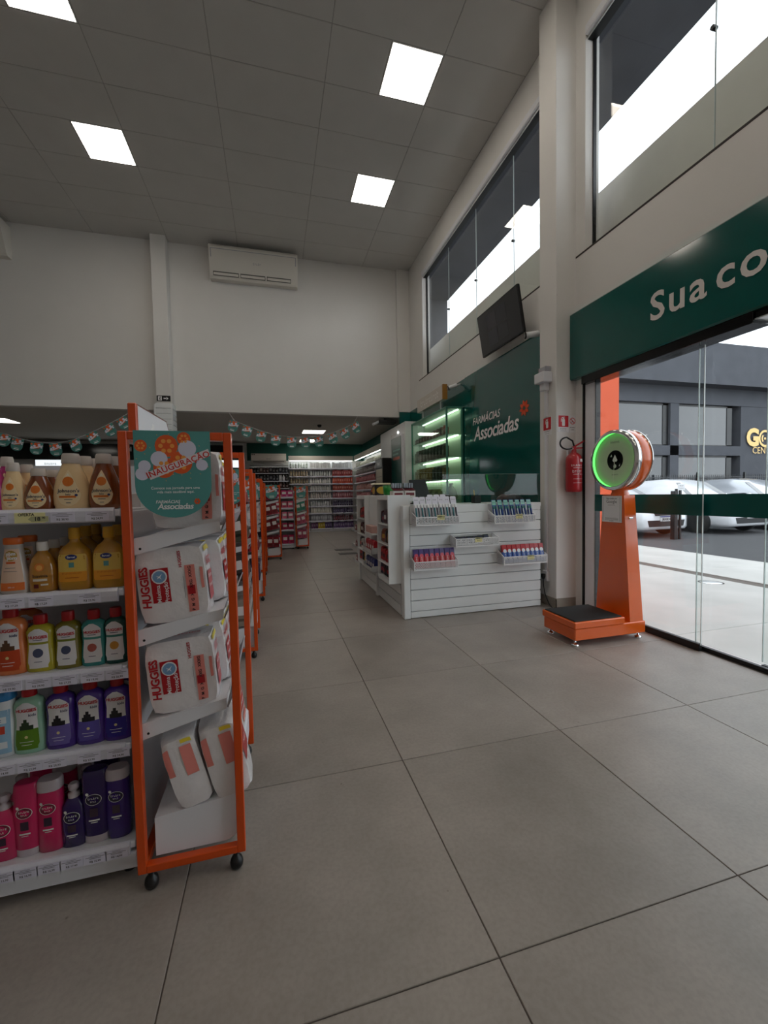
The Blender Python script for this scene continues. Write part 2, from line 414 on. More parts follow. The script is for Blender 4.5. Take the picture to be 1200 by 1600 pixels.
# low ceiling and far walls
struct(MB().m(mat('low_ceiling_paint', rgb(200, 196, 188), .8)).box(XL, XW, YB+.15, YF, ZL, ZL+.1).build('ceiling_low', origin=(0, 11, ZL)))
b = MB().m(WHITE); b.box(XL, XW, YF, YF+.15, 0, ZL); struct(b.build('wall_far', origin=(0, YF, 0)))
b = MB().m(WHITE); b.box(XL-.15, XL, YN, YF, -.05, ZC+.1); struct(b.build('wall_left', origin=(XL, 5, 0)))
b = MB().m(WHITE); b.box(XL-.15, XW+.16, YN-.15, YN, -.05, ZC+.1); struct(b.build('wall_near', origin=(0, YN, 0)))
LEDC = mat('led_cool', (1, .97, .9), .4, emit=LAMP*.8, ecol=(1, .95, .85))
for (px, py, w) in ((490, 675, .62), (472, 692, .5), (15, 682, .7)):
    p = fl(px, py, ZL-.004) if py < 690 else Vector((1.1, 13.2, ZL-.004))
    if px < 100: p = Vector((-5.6, 10.6, ZL-.004))
    t = thing('low_ceiling_light', 'square light panel flush in the low ceiling over the back shelves', 'light', p, 'light panels in the low ceiling')
    MB().m(PWHITE).rbox(p.x-w/2, p.x+w/2, p.y-.31, p.y+.31, ZL-.004, ZL+.01, .002).build('frame', t)
    MB().m(LEDC).box(p.x-w/2+.03, p.x+w/2-.03, p.y-.28, p.y+.28, ZL-.007, ZL-.003).build('diffuser', t)
# green band along the top of the shop walls
b = MB().m(GREENM); b.box(-.75, XW, YF-.02, YF+.001, 2.36, ZL); b.box(XW-.02, XW+.001, YB+.05, YF, 2.3, ZL); struct(b.build('trim_3', origin=(1, YF, 2.4)))
# green glossy cladding behind the counter: two sheets with a joint
t = thing('green_wall_cladding', 'glossy dark green wall cladding carrying the white shop logo', 'cladding', (XW, 5, 1))
MB().m(GREEN).rbox(XW-.03, XW, 3.918, 6.125, 0, 3.04, .003).build('panel', t)
MB().m(GREEN).rbox(XW-.018, XW, 6.129, 9.0, 0, 3.04, .003).build('panel', t)
MB().m(GREEN).rbox(2.77, XW-.018, YB-.1, YB-.06, 2.2, 3.02, .003).build('end_panel', t)
LX, LY, LZ = XW-.031, 5.245, 2.1
b = MB().m(mat('logo_white', rgb(250, 250, 250), .4))
b.text('Associadas', .29, fx(LX, 5.22, 2.085, .004), bold=.016, shear=.22, spacing=.93)
b.text('FARMÁCIAS', .15, fx(LX, 5.46, 2.285, .004), bold=.006, shear=.22)
b.build('logo_lettering', t)
b = MB().m(C(236, 84, 30))
for k in range(8):
    a = k*PI/4+.2; cu, cv = math.cos(a)*.075, math.sin(a)*.075
    P = [(cu+.05*math.cos(a+s)*w, cv+.05*math.sin(a+s)*w) for s, w in ((0, 1.0), (1.1, .6), (2.3, .6), (PI, 1.0), (4.0, .6), (5.2, .6))]
    b.prism(P, 0, .006, lambda u, v, w: Vector((LX-w, 4.50-u*.8, 2.235+v*.8)))
b.build('logo_flower', t)
# ================================================================== DOOR SIDE
# header box over the doors with white lettering
t = thing('green_header', 'long glossy green header box with white lettering above the glass doors', 'header', (2.98, 1.2, 2.33))
MB().m(GREEN).rbox(2.965, XW, -1.2, 3.647, 2.335, 2.995, .012).build('box', t)
b = MB().m(mat('letter_grey_white', rgb(225, 222, 218), .5)); b.text('Sua', .30, fx(2.965, 2.71, 2.645, .004), bold=.016, align='LEFT', spacing=1.13); b.build('lettering', t); b = MB().m(MATS['letter_grey_white']); b.text('co', .30, fx(2.965, 2.20, 2.645, .004), bold=.016, align='LEFT', spacing=1.13); b.build('lettering', t)
# sliding glass doors
d = thing('door_1', '', 'door', (XW, 2.3, 0)); del d['category']; del d['label']; struct(d)
MB().m(BLACKG).rbox(2.985, XW+.1, 1.98, 3.5, 2.262, 2.345, .003).build('track', d)
MB().m(BLACKG).rbox(3.0, XW+.1, -1.2, 1.98, 2.29, 2.345, .003).build('track', d)
MB().m(ALU).box(3.0, XW+.1, -1.2, 1.98, 2.283, 2.29).build('track_lip', d)
MB().m(STEELW).rbox(XW+.0, XW+.06, 3.385, 3.515, 0, 2.30, .004).build('jamb', d)
MB().m(BLACK).rbox(XW-.015, XW+.06, 3.515, 3.535, 0, 2.34, .002).build('jamb_seal', d)
MB().m(BLACK).rbox(XW+.0, XW+.06, 3.375, 3.388, 0, 2.30, .002).build('jamb_seal', d)
BAND = mat('green_film', rgb(4, 82, 77), .25)
EDGE = mat('glass_edge', rgb(222, 230, 230), .15)
for (y0, y1, dx) in ((2.33, 3.38, .0), (1.25, 2.40, .045), (-1.19, 1.98, .09)):
    X = XW+dx
    p = MB().m(GLASS).box(X, X+.008, y0, y1, .045, 2.27).build('glass_pane', d)
    MB().m(BAND).box(X-.0015, X, y0, y1, 1.012, 1.172).build('green_band', p)
    MB().m(EDGE).box(X-.0005, X+.0085, y0-.004, y0, .045, 2.25).build('polished_edge', p)
    MB().m(EDGE).box(X-.0005, X+.0085, y1, y1+.004, .045, 2.25).build('polished_edge', p)
    MB().m(BLACK).rbox(X-.012, X+.02, y0, y1, 0, .055 if dx == 0 else .03, .002).build('bottom_rail', p)

# ------------------------------------------------------------------ scale
s = thing('weighing_scale', 'orange platform weighing scale with round dial beside the glass door', 'scale', (2.56, 2.86, 0))
SO = mat('scale_orange', rgb(226, 96, 22), .25, coat=.6, noise=.02)
MB().m(SO).rbox(2.225, 2.905, 2.668, 3.05, .05, .145, .006).build('base', s)
MB().m(SO).rbox(2.215, 2.69, 2.658, 3.06, .145, .198, .006).build('platform', s)
MB().m(RUBBER).rbox(2.23, 2.675, 2.675, 3.045, .196, .207, .004).build('mat', s)
for (x, y) in ((2.26, 2.71), (2.27, 3.02), (2.87, 2.71), (2.87, 3.01)):
    b = MB().m(CHROME); b.lathe([(.028, 0), (.03, .006), (.02, .016), (.008, .02), (.008, .055)], (x, y, 0), 16); b.build('foot', s)
b = MB().m(SO)
x0, x1, X0, X1 = 2.755, 2.885, 2.755, 2.865; y0, y1, Y0, Y1 = 2.675, 3.04, 2.745, 2.965; z0, z1 = .14, 1.17
b.add([(x0, y0, z0), (x1, y0, z0), (x1, y1, z0), (x0, y1, z0), (X0, Y0, z1), (X1, Y0, z1), (X1, Y1, z1), (X0, Y1, z1)], [(0, 1, 2, 3), (4, 5, 6, 7), (0, 1, 5, 4), (1, 2, 6, 5), (2, 3, 7, 6), (3, 0, 4, 7)])
pil = b.build('pillar', s)
MB().m(CHROME).rbox(2.79, 2.83, 2.722, 2.74, .975, .99, .003).build('latch', pil)
cy, cz, R0 = 2.85, 1.462, .25
b = MB().m(SO); b.lathe([(.075, 1.165), (.06, 1.20), (.07, 1.235)], (2.82, cy, 0), 20); b.build('neck', s)
dr = MB().m(SO).lathe([(R0-.012, 2.775), (R0-.004, 2.785), (R0-.004, 2.885), (R0-.012, 2.895)], (0, cy, cz), 48, 'x').build('dial_drum', s)
MB().m(CHROME).lathe([(R0-.03, 2.738), (R0-.01, 2.737), (R0, 2.745), (R0+.002, 2.765), (R0, 2.785), (R0-.02, 2.785)], (0, cy, cz), 48, 'x', caps=False).build('rim', dr)
MB().m(CHROME).lathe([(R0-.02, 2.885), (R0, 2.885), (R0+.002, 2.893), (R0-.006, 2.9)], (0, cy, cz), 48, 'x', caps=True).build('rear_rim', dr)
DIALG = mat('dial_face', rgb(206, 212, 192), .5)
face = MB().m(DIALG).lathe([(.001, 2.768), (R0-.022, 2.768)], (0, cy, cz), 48, 'x', caps=False).build('dial_face', dr)
f0 = lambda o: (lambda u, v: Vector((2.768-o, cy-u, cz+v)))
b = MB().m(BLACKG); b.sheet(disc(0, 0, .083, 32), f0(.001))
b.m(PWHITE); b.sheet([(-.026, .0), (0, .046), (.026, 0), (.017, -.012), (-.017, -.012)], f0(.002)); b.sheet(disc(0, -.05, .016), f0(.002))
b.sheet([(-.05, .03), (-.035, .05), (-.03, .03)], f0(.002)); b.sheet([(.04, -.05), (.055, -.03), (.05, -.055)], f0(.002))
b.m(PRINT); b.glyphs(.022, lambda u, v: f0(.001)(u, v+.15), 7); b.glyphs(.012, lambda u, v: f0(.001)(u, v-.12), 9)
for k in range(100):
    a = 2*PI*k/100; r1, r0 = R0-.03, R0-(.045 if k % 10 == 0 else .037)
    w = .0009; ca, sa = math.cos(a), math.sin(a)
    b.sheet([(r0*ca-w*sa, r0*sa+w*ca), (r1*ca-w*sa, r1*sa+w*ca), (r1*ca+w*sa, r1*sa-w*ca), (r0*ca+w*sa, r0*sa-w*ca)], f0(.001))
b.build('dial_print', dr)
b = MB().m(mat('needle', rgb(225, 225, 215), .4)); b.sheet([(-.004, 0), (.004, 0), (-.012, -.19), (-.016, -.19)], f0(.006)); b.build('needle', dr)
MB().m(mat('dial_led_green', rgb(60, 240, 60), .4, emit=2.6, ecol=(.10, 1, .12))).lathe([(R0-.028, 2.7655), (R0-.019, 2.752)], (0, cy, cz), 48, 'x', caps=False).build('led_ring', dr)
MB().m(glass('dial_glass', (.97, .99, .97))).lathe([(.001, 2.745), (R0-.02, 2.745)], (0, cy, cz), 40, 'x', caps=False).build('cover_glass', dr)
# poster fixed to the pillar (slanted face)
pn = (Vector((X0, Y0, z1))-Vector((x0, y0, z0)))
t = thing('review_notice', 'white printed notice with stars taped to the front of the orange scale', 'notice', (2.75, 2.85, .9))
b = MB().m(PAPER); b.box(2.749, 2.7535, 2.762, 2.968, .945, 1.165); b.build('sheet', t)
fn = lambda du, dv: fx(2.7485, 2.865-du, 1.055+dv, .0)
b = MB().m(PRINT); b.text('Nos avalie no', .02, fn(0, .088), bold=.01); b.text('Google', .038, fn(0, .062)); b.text('★ ★ ★ ★ ★'.replace('★', '*'), .024, fn(0, .028))
for k in range(3): b.sheet([(-.07, -.075-k*.008), (.07, -.075-k*.008), (.07, -.077-k*.008), (-.07, -.077-k*.008)], fn(0, 0))
b.glyphs(.012, fn(0, -.1), 6); b.box(2.7485, 2.749, 2.775, 2.777, .955, 1.155); b.box(2.7485, 2.749, 2.955, 2.957, .955, 1.155)
b.build('print', t)

# ------------------------------------------------------------------ column equipment
e = thing('fire_extinguisher', 'red fire extinguisher with black hose hung on the white column', 'extinguisher', (2.955, 3.56, 1.22))
RED = mat('extinguisher_red', rgb(168, 18, 30), .28, coat=.4)
ec = (2.955, 3.565, 0)
MB().m(RED).lathe([(.001, 1.2), (.062, 1.2), (.076, 1.208), (.078, 1.23), (.078, 1.52), (.072, 1.555), (.05, 1.583), (.024, 1.6), (.024, 1.625), (.001, 1.626)], ec, 28).build('cylinder', e)
b = MB().m(PWHITE)
def wrapc(r): return lambda u, v: Vector((ec[0]+r*math.sin(u/r), ec[1]-r*math.cos(u/r), v))
wq = lambda r, dv: (lambda u, v: wrapc(r)(u-.02, v+dv))
b.glyphs(.024, wq(.0795, 1.465), 8); b.glyphs(.032, wq(.0795, 1.405), 5)
for z in (1.44, 1.375, 1.33, 1.29): 
    for k in range(8): b.sheet([(-.06+k*.015, z), (-.045+k*.015, z), (-.045+k*.015, z+.003), (-.06+k*.015, z+.003)], wrapc(.0792))
for k in range(4): b.sheet([(.01+k*.012, 1.5), (.022+k*.012, 1.5), (.022+k*.012, 1.53), (.01+k*.012, 1.53)], wrapc(.0792))
b.build('label_print', e)
b = MB().m(RED); b.box(2.94, 2.97, 3.55, 3.58, 1.62, 1.66); b.bar((2.955, 3.565, 1.655), (3.045, 3.52, 1.715), .008); b.bar((2.955, 3.565, 1.64), (3.06, 3.53, 1.645), .008); b.build('handle', e)
MB().m(CHROME).cyl((2.925, 3.565, 1.637), (2.94, 3.565, 1.637), .016, n=14).build('gauge', e)
pts = [(2.93, 3.565, 1.635)]
for k in range(17):
    a = -1.3-k*(PI*1.18)/16; pts.append((2.875+.075*math.cos(a+.4)*1.15, 3.56, 1.69+.06*math.sin(a+.4)))
pts += [(2.935, 3.56, 1.715), (2.95, 3.555, 1.66)]
MB().m(RUBBER).tube(pts, .008, 8).build('hose', e)
MB().m(STEELW).box(2.935, 2.975, 3.625, 3.65, 1.55, 1.66).build('wall_hook', e)
SIGNR = C(196, 20, 34)
def ext_icon(b, fn):
    b.sheet(rrect(.035, .07, .008, 3, 0, -.008), fn); b.sheet([(-.012, .03), (.012, .03), (.012, .04), (-.012, .04)], fn); b.sheet([(-.022, .038), (.018, .046), (.018, .052), (-.022, .046)], fn); b.sheet([(-.028, .035), (-.02, .035), (-.024, 0), (-.03, 0)], fn)
# front face of column
t = thing('extinguisher_sign', 'red and white extinguisher sign on the column above the extinguisher', 'sign', (2.9, 3.645, 1.8))
MB().m(PAPER).box(2.828, 2.962, 3.6445, 3.648, 1.812, 1.985).build('plate', t)
b = MB().m(SIGNR); b.sheet([(-.06, -.055), (.06, -.055), (.06, .06), (-.06, .06)], fy(3.6443, 2.895, 1.922)); b.m(PWHITE); ext_icon(b, fy(3.6438, 2.895, 1.92))
b.m(PRINT); b.glyphs(.02*.8, fy(3.6443, 2.895, 1.848), 8); b.glyphs(.014*.8, fy(3.6443, 2.895, 1.828), 10); b.build('print', t)
t = thing('no_smoking_sign', 'white no smoking sign with red barred circle on the column', 'sign', (3.02, 3.645, 1.8))
MB().m(PAPER).box(2.968, 3.040, 3.6445, 3.648, 1.812, 1.985).build('plate', t)
b = MB().m(SIGNR); ring = disc(0, 0, .034, 24); inn = disc(0, 0, .027, 24); fq = fy(3.6443, 3.004, 1.93)
for k in range(24): b.sheet([ring[k], ring[(k+1) % 24], inn[(k+1) % 24], inn[k]], fq)
b.sheet([(-.024, .018), (-.018, .024), (.024, -.018), (.018, -.024)], fy(3.6438, 3.004, 1.93)); b.m(PRINT); b.sheet([(-.018, -.008), (.012, -.002), (.012, -.008), (-.018, -.014)], fq); b.text('PROIBIDO', .014, fy(3.6443, 3.004, 1.862), bold=.01); b.text('FUMAR', .014, fy(3.6443, 3.004, 1.84), bold=.01); b.build('print', t)
# side face of column
t = thing('side_extinguisher_sign', 'red extinguisher sign on the aisle side of the column', 'sign', (2.806, 3.79, 1.8))
MB().m(PAPER).box(2.8065, 2.81, 3.715, 3.855, 1.80, 1.99).build('plate', t)
b = MB().m(SIGNR); b.sheet([(-.062, -.06), (.062, -.06), (.062, .068), (-.062, .068)], fx(2.8062, 3.785, 1.915)); b.m(PWHITE); ext_icon(b, fx(2.8058, 3.785, 1.918)); b.m(PRINT); b.glyphs(.022*.8, fx(2.8062, 3.785, 1.84), 8); b.glyphs(.014*.8, fx(2.8062, 3.785, 1.818), 10); b.build('print', t)
t = thing('alarm_box', 'white emergency light box with conduit on the column side', 'box', (2.79, 3.8, 2.28))
MB().m(STEELW).rbox(2.70, 2.81, 3.70, 3.86, 2.335, 2.44, .008).build('body', t)
MB().m(GREYST).rbox(2.74, 2.81, 3.72, 3.84, 2.44, 2.50, .006).build('cap', t)
MB().m(STEELW).rbox(2.745, 2.81, 3.75, 3.83, 2.26, 2.335, .006).build('socket', t)
t = thing('power_outlet', 'white surface outlet and thin conduit low on the column side', 'outlet', (2.8, 3.8, .27))
MB().m(STEELW).rbox(2.788, 2.81, 3.77, 3.81, .36, 1.80, .003).build('conduit', t)
MB().m(STEELW).rbox(2.788, 2.81, 3.77, 3.81, 1.99, 2.27, .003).build('conduit', t)
MB().m(STEELW).rbox(2.772, 2.81, 3.745, 3.83, .26, .37, .006).build('outlet_box', t)
t = thing('power_plug', 'black plug and cord running down to the orange scale', 'plug', (2.75, 3.79, .1))
MB().m(BLACK).lathe([(.001, .275), (.012, .28), (.024, .31), (.024, .335), (.001, .336)], (2.758, 3.79, 0), 14).build('plug', t)
pts = [Vector((2.758, 3.79, .285)), Vector((2.757, 3.785, .22)), Vector((2.75, 3.75, .13)), Vector((2.73, 3.66, .05)), Vector((2.70, 3.53, .012)), Vector((2.68, 3.35, .008)), Vector((2.72, 3.15, .01)), Vector((2.76, 3.045, .06))]
MB().m(BLACK).tube(pts, .005, 8).build('cord', t)

# ------------------------------------------------------------------ TV, cameras, AC units, exit sign
t = thing('television', 'black wall television tilted down above the green cladding', 'television', (2.94, 5.1, 3.4))
tv0, tv1 = 4.55, 5.6
def tvp(u, v, w):     # u along wall to -y, v up, w out of the wall; tilted down
    a = .16; return Vector((2.86-.0-w*math.cos(a)-(v)*math.sin(a), 4.83-u, 3.36+v*math.cos(a)-w*math.sin(a)))
b = MB().m(BLACK); b.prism(rrect(.98, .55, .012), -.03, .0, tvp); b.build('casing', t)
b = MB().m(mat('tv_screen', rgb(24, 24, 30), .18, coat=.2)); b.prism(rrect(.95, .52, .004), 0, .002, tvp)
b.build('screen', t)
b = MB()
for k in range(4):
    b.m([C(44, 44, 54, .3), C(36, 36, 44, .3), C(50, 48, 56, .3), C(30, 31, 40, .3)][k]); u0 = -.36+.24*(k % 2)+.1; v0 = -.2+.21*(k//2)
    b.sheet([(u0, v0), (u0+.22, v0), (u0+.22, v0+.19), (u0, v0+.19)], lambda u, v: tvp(u, v, .003))
b.build('camera_tiles', t)
MB().m(BLACK).box(2.87, XW, 4.77, 4.89, 3.3, 3.42).build('wall_bracket', t)
def cctv(p, d, label):
    t = thing('security_camera', label, 'camera', p); p = Vector(p); d = Vector(d).normalized()
    MB().m(STEELW).cyl(p, p+d*.14, .034, n=16).build('body', t)
    MB().m(BLACKG).cyl(p+d*.14, p+d*.155, .038, n=16).build('lens_hood', t)
    MB().m(STEELW).cyl(p+d*.04, p+d*.04+Vector((.1, 0, .03)), .014, n=10).build('mount', t)
cctv((2.955, 6.28, 2.965), (-.75, .3, -.25), 'white bullet camera with black hood over the glass display cabinet')
cctv((2.94, 4.12, 2.985), (-.9, .3, -.1), 'white bullet camera with black hood next to the column')
t = thing('dome_camera', 'small black dome camera under the low ceiling', 'camera', (1.2, 9.6, ZL-.06)); MB().m(BLACK).lathe([(.05, ZL), (.05, ZL-.03), (.035, ZL-.055), (.001, ZL-.062)], (1.15, 10.2, 0), 16, caps=False).build('dome', t)
t = thing('ceiling_bracket', 'dark flat bracket reaching out under the low ceiling by the corner', 'bracket', (2.6, 9.1, 2.8))
MB().m(BLACK).rbox(2.35, 2.75, 8.99, 9.25, 2.80, 2.87, .006).build('arm', t); MB().m(STEELW).cyl((2.2, 9.0, 2.76), (2.36, 9.1, 2.84), .03, n=12).build('camera_tube', t); MB().m(BLACK).cyl((2.5, 9.1, 2.86), (2.5, 9.1, 2.925), .02).build('stem', t)

def ac_unit(xc, label):
    t = thing('air_conditioner', label, 'air conditioner', (xc, YB-.1, 5.47), 'ceiling line air conditioners')
    ACW = mat('ac_white', rgb(222, 218, 210), .4); w = .83
    prof = [(YB, 6.03), (YB-.30, 6.03), (YB-.33, 5.98), (YB-.16, 5.50), (YB-.13, 5.47), (YB, 5.47)]
    b = MB().m(ACW); b.prism(prof, xc-w, xc+w, lambda u, v, x: Vector((x, u, v))); b.build('body', t)
    def on(u, v, o=.004):    # sloping front face
        k = v; n = Vector((0, -.94, -.33)); p = Vector((xc+u, YB-.33+.17*k, 5.98-.48*k)); return p+n*o
    b = MB().m(GREYST); 
    for (u0, u1, v0, v1) in ((-w+.03, w-.03, .06, .08), (-w+.03, -w+.045, .06, .36), (w-.045, w-.03, .06, .36)): b.sheet([(u0, v0), (u1, v0), (u1, v1), (u0, v1)], on)
    b.build('seam', t)
    b = MB().m(mat('ac_vent', rgb(96, 94, 90), .5))
    for k in range(3): b.sheet([(-w+.06+k*.5, .82), (-w+.53+k*.5, .82), (-w+.53+k*.5, .97), (-w+.06+k*.5, .97)], on)
    b.build('outlet_vent', t)
    for k in range(3):
        b = MB().m(ACW)
        q = [on(-w+.07+k*.5, .86, .012), on(-w+.52+k*.5, .86, .012), on(-w+.52+k*.5, .95, .03), on(-w+.07+k*.5, .95, .03)]
        b.add(q, [(0, 1, 2, 3)]); b.build('louver', t)
    b = MB().m(GREYST); b.glyphs(.05, lambda u, v: on(u+.05, .45-v*2, .005), 5); b.build('badge', t)
    return t
ac_unit(-.21, 'white sloping air conditioner high on the bulkhead right of the pilaster')
ac_unit(-5.15, 'white sloping air conditioner high on the bulkhead far beyond the pilaster')
t = thing('exit_sign', 'black exit sign with white running figure and arrow on the pilaster', 'sign', (-1.94, 8.71, 3.06))
MB().m(BLACK).box(-2.05, -1.815, 8.708, 8.719, 3.045, 3.15).build('plate', t)
b = MB().m(PWHITE); q = fy(8.7075, -1.9325, 3.0975)
b.sheet([(-.095, -.04), (-.03, -.04), (-.03, .04), (-.095, .04)], q); b.sheet([(.0, -.01), (.05, -.01), (.05, .01), (0, .01)], q); b.sheet([(.045, -.032), (.085, 0), (.045, .032), (.06, 0)], q)
b.m(BLACK); q2 = fy(8.707, -1.9325, 3.0975); b.sheet(disc(-.058, .025, .008, 8), q2); b.sheet([(-.07, .012), (-.05, .016), (-.058, -.01), (-.045, -.03), (-.055, -.032), (-.068, -.01)], q2); b.sheet([(-.075, -.032), (-.085, -.028), (-.068, -.008), (-.06, -.012)], q2)
b.build('pictogram', t)
# ================================================================== COUNTER
ct = thing('checkout_counter', 'white slatwall checkout counter facing the entrance', 'counter', (1.95, 4.0, 0))
CX0, CX1, CY, CZ = 1.265, 2.712, 3.77, 1.10
MB().m(GREYST).box(CX0+.005, CX1-.005, CY+.016, CY+.035, .012, 1.02).build('backing_board', ct)
MB().m(LAMW).rbox(1.195, CX0-.004, CY-.004, CY+.09, 0, 1.10, .006).build('corner_post', ct)
MB().m(LAMW).rbox(CX0, CX1, CY, CY+.018, 1.022, 1.10, .003).build('top_board', ct)
zs = [0.004]+[.068+.1062*k for k in range(10)]
for a, c_ in zip(zs[:-1], zs[1:]):
    MB().m(LAMW).rbox(CX0, CX1, CY, CY+.016, a+.003, c_-.004, .003).build('slat', ct)
MB().m(LAMW).rbox(CX0, CX1+.02, CY+.018, CY+.62, 1.06, 1.098, .004).build('worktop', ct)
MB().m(LAMW).rbox(CX1-.02, CX1, CY+.018, CY+.6, 0, 1.06, .003).build('end_panel', ct)
sg = thing('counter_screen', 'clear acrylic screen standing along the front edge of the counter', 'screen', (2.2, CY+.05, 1.1))
MB().m(glass('acrylic', (.93, .97, .96))).box(1.62, 2.72, CY+.03, CY+.036, 1.098, 1.40).build('sheet', sg)
MB().m(mat('acrylic_edge', rgb(120, 160, 150), .2)).box(1.62, 2.72, CY+.0295, CY+.0365, 1.3985, 1.4005).build('top_edge', sg)
# aisle side of the counter
sd = thing('aisle_counter', 'long white slatted counter side running down the aisle', 'counter', (1.25, 4.8, 0))
MB().m(GREYST).box(1.215, 1.25, 3.862, 5.80, .012, 1.14).build('backing_board', sd)
for k in range(11):
    MB().m(LAMW).rbox(1.198, 1.216, 3.90, 5.79, .008+k*.104, .106+k*.104, .003).build('slat', sd)
MB().m(LAMW).rbox(1.199, 1.44, 3.868, 5.82, 1.14, 1.175, .004).build('worktop', sd)
MB().m(LAMW).rbox(1.17, 1.21, 4.77, 4.82, 0, .34, .004).build('foot_post', sd)
MB().m(LAMW).rbox(1.17, 1.21, 5.76, 5.80, 0, .34, .004).build('foot_post', sd)
def shelf_unit(y0, y1, label):
    t = thing('hanging_shelf', label, 'shelf', (1.13, (y0+y1)/2, .335)); w = .016; x0, x1, z0, z1 = 1.07, 1.197, .335, 1.203
    MB().m(LAMW).rbox(x0, 1.30 if y0 < 4 else x1, y0, y0+w, z0, z1, .002).build('side_panel', t)
    MB().m(LAMW).rbox(x0, x1, y1-w, y1, z0, z1, .002).build('side_panel', t)
    MB().m(LAMW).rbox(x0, x1, y0+w, y1-w, z1-.045, z1, .002).build('top_panel', t)
    MB().m(LAMW).rbox(x0, x1, y0+w, y1-w, z0, z0+.035, .002).build('bottom_panel', t)
    MB().m(LAMW).box(x1-.006, x1, y0+w, y1-w, z0, z1).build('back_panel', t)
    zz = [z0+.035, .52, .715, .915]
    for z in zz[1:]: MB().m(LAMW).rbox(x0+.002, x1-.006, y0+w, y1-w, z-.012, z, .002).build('shelf_board', t)
    return zz
z1_ = shelf_unit(3.85, 4.29, 'white hanging candy shelf on the counter side next to the corner post')
z2_ = shelf_unit(4.90, 5.38, 'white hanging candy shelf on the counter side beyond the flat panel')
fp = thing('flat_panel', 'plain white panel hung between the two candy shelves', 'panel', (1.15, 4.6, .335))
MB().m(LAMW).rbox(1.13, 1.197, 4.295, 4.895, .335, 1.2, .004).build('board', fp)
# small candy packs on the hanging shelves: every pack is a thing
cols = [(60, 20, 28), (200, 160, 60), (36, 40, 60), (170, 26, 30), (120, 60, 40), (210, 205, 200), (28, 26, 30), (150, 40, 60)]
names = {0: 'dark red', 1: 'golden', 2: 'navy', 3: 'bright red', 4: 'brown', 5: 'off white', 6: 'black', 7: 'raspberry'}
def pouch_mesh(w, d, h, c1, c2):
    b = MB(); n = 6
    b.m(c1)
    ring = lambda z, t: [(-w/2, -d/2*t, z), (w/2, -d/2*t, z), (w/2, d/2*t, z), (-w/2, d/2*t, z)]
    zs_ = [0, .1*h, .5*h, .9*h, h]; ts = [.5, 1, 1, .8, .06]
    vs = [p for z, t in zip(zs_, ts) for p in ring(z, t)]
    b.add(vs, [(4*k+i, 4*k+(i+1) % 4, 4*k+4+(i+1) % 4, 4*k+4+i) for k in range(4) for i in range(4)]+[(0, 1, 2, 3), (16, 17, 18, 19)])
    b.m(c2); b.sheet([(-w*.36, h*.3), (w*.36, h*.3), (w*.36, h*.6), (-w*.36, h*.6)], lambda u, v: Vector((u, -d/2-.0008, v)))
    return b
for ui, (y0, y1, zz) in enumerate(((3.87, 4.27, z1_), (4.92, 5.36, z2_))):
    for si, z in enumerate(zz):
        n = 5
        for k in range(n):
            ci = (si*3+ui+ (k//2)) % 8 if si != 2 or ui else 3
            if ui == 0: ci = [2, 3, 6, 0][si] if k % 2 == 0 else [6, 3, 4, 2][si]
            h = .115+.03*((k*7+si) % 3)/2
            o = pouch_mesh(.07, .05, h, C(*cols[ci]), C(*cols[(ci+5) % 8])).build('candy_pack', origin=(0, 0, 0))
            o.location = (1.125, y0+.045+k*(y1-y0-.09)/(n-1), z+.001); o.rotation_euler = (0, 0, -PI/2+.25*math.sin(k*2+si))
            tag(o, '%s candy pack on %s board of the candy shelf %s' % (names[ci], ['the bottom', 'the second', 'the third', 'the top'][si], 'by the corner post' if ui == 0 else 'beyond the flat panel'), 'candy pack', 'candy packs on the counter side')
def wire_basket(name_label, x0, x1, z0, z1, yb, dep=.13, group='wire baskets on the counter slats'):
    t = thing('wire_basket', name_label, 'basket', ((x0+x1)/2, yb-dep/2, z0), group)
    W = mat('white_wire', rgb(236, 236, 238), .4); fh = .075; r = .0022
    yf = yb-dep
    b = MB().m(W)
    b.bar((x0, yf, z0+fh), (x1, yf, z0+fh), .004); b.bar((x0, yf, z0), (x1, yf, z0), .004); b.bar((x0, yf, z0), (x0, yf, z0+fh), .004); b.bar((x1, yf, z0), (x1, yf, z0+fh), .004)
    for x in (x0, x1):
        b.bar((x, yb-.004, z0), (x, yf, z0), .004); b.bar((x, yb-.004, z1), (x, yf, z0+fh), .004); b.bar((x, yb-.004, z0), (x, yb-.004, z1), .004)
    b.bar((x0, yb-.004, z1), (x1, yb-.004, z1), .004); b.build('rim_wire', t)
    b = MB().m(W); n = 26; w = (x1-x0)
    for k in range(-3, n):
        a = x0+w*k/n; c_ = a+w*3/n
        for (p, q) in ((a, c_), (c_, a)):
            za, zb = (z0, z0+fh); pa, pb = p, q
            lo, hi = x0, x1
            def clip(px, pz, ox, oz):
                if px < lo: tt = (lo-px)/(ox-px); return lo, pz+(oz-pz)*tt
                if px > hi: tt = (hi-px)/(ox-px); return hi, pz+(oz-pz)*tt
                return px, pz
            A = clip(pa, za, pb, zb); B = clip(pb, zb, pa, za); b.bar((A[0], yf, A[1]), (B[0], yf, B[1]), r)
    b.build('front_mesh', t)
    for x in (x0, x1):
        b = MB().m(mat('side_mesh', rgb(225, 225, 228), .45)); 
        for k in range(9):
            y = yf+(yb-yf)*k/9; zt = z0+fh+(z1-z0-fh)*k/9; b.bar((x, y, z0), (x, y, zt), .0018)
        for k in range(1, 5): b.bar((x, yf, z0+fh*k/5), (x, yb, z0+(z1-z0)*k/5), .0018)
        b.build('side_mesh', t)
    b = MB().m(W)
    for k in range(30): b.bar((x0+w*(k+.5)/30, yf, z0), (x0+w*(k+.5)/30, yb, z0), .0018)
    b.build('floor_wires', t)
    return t
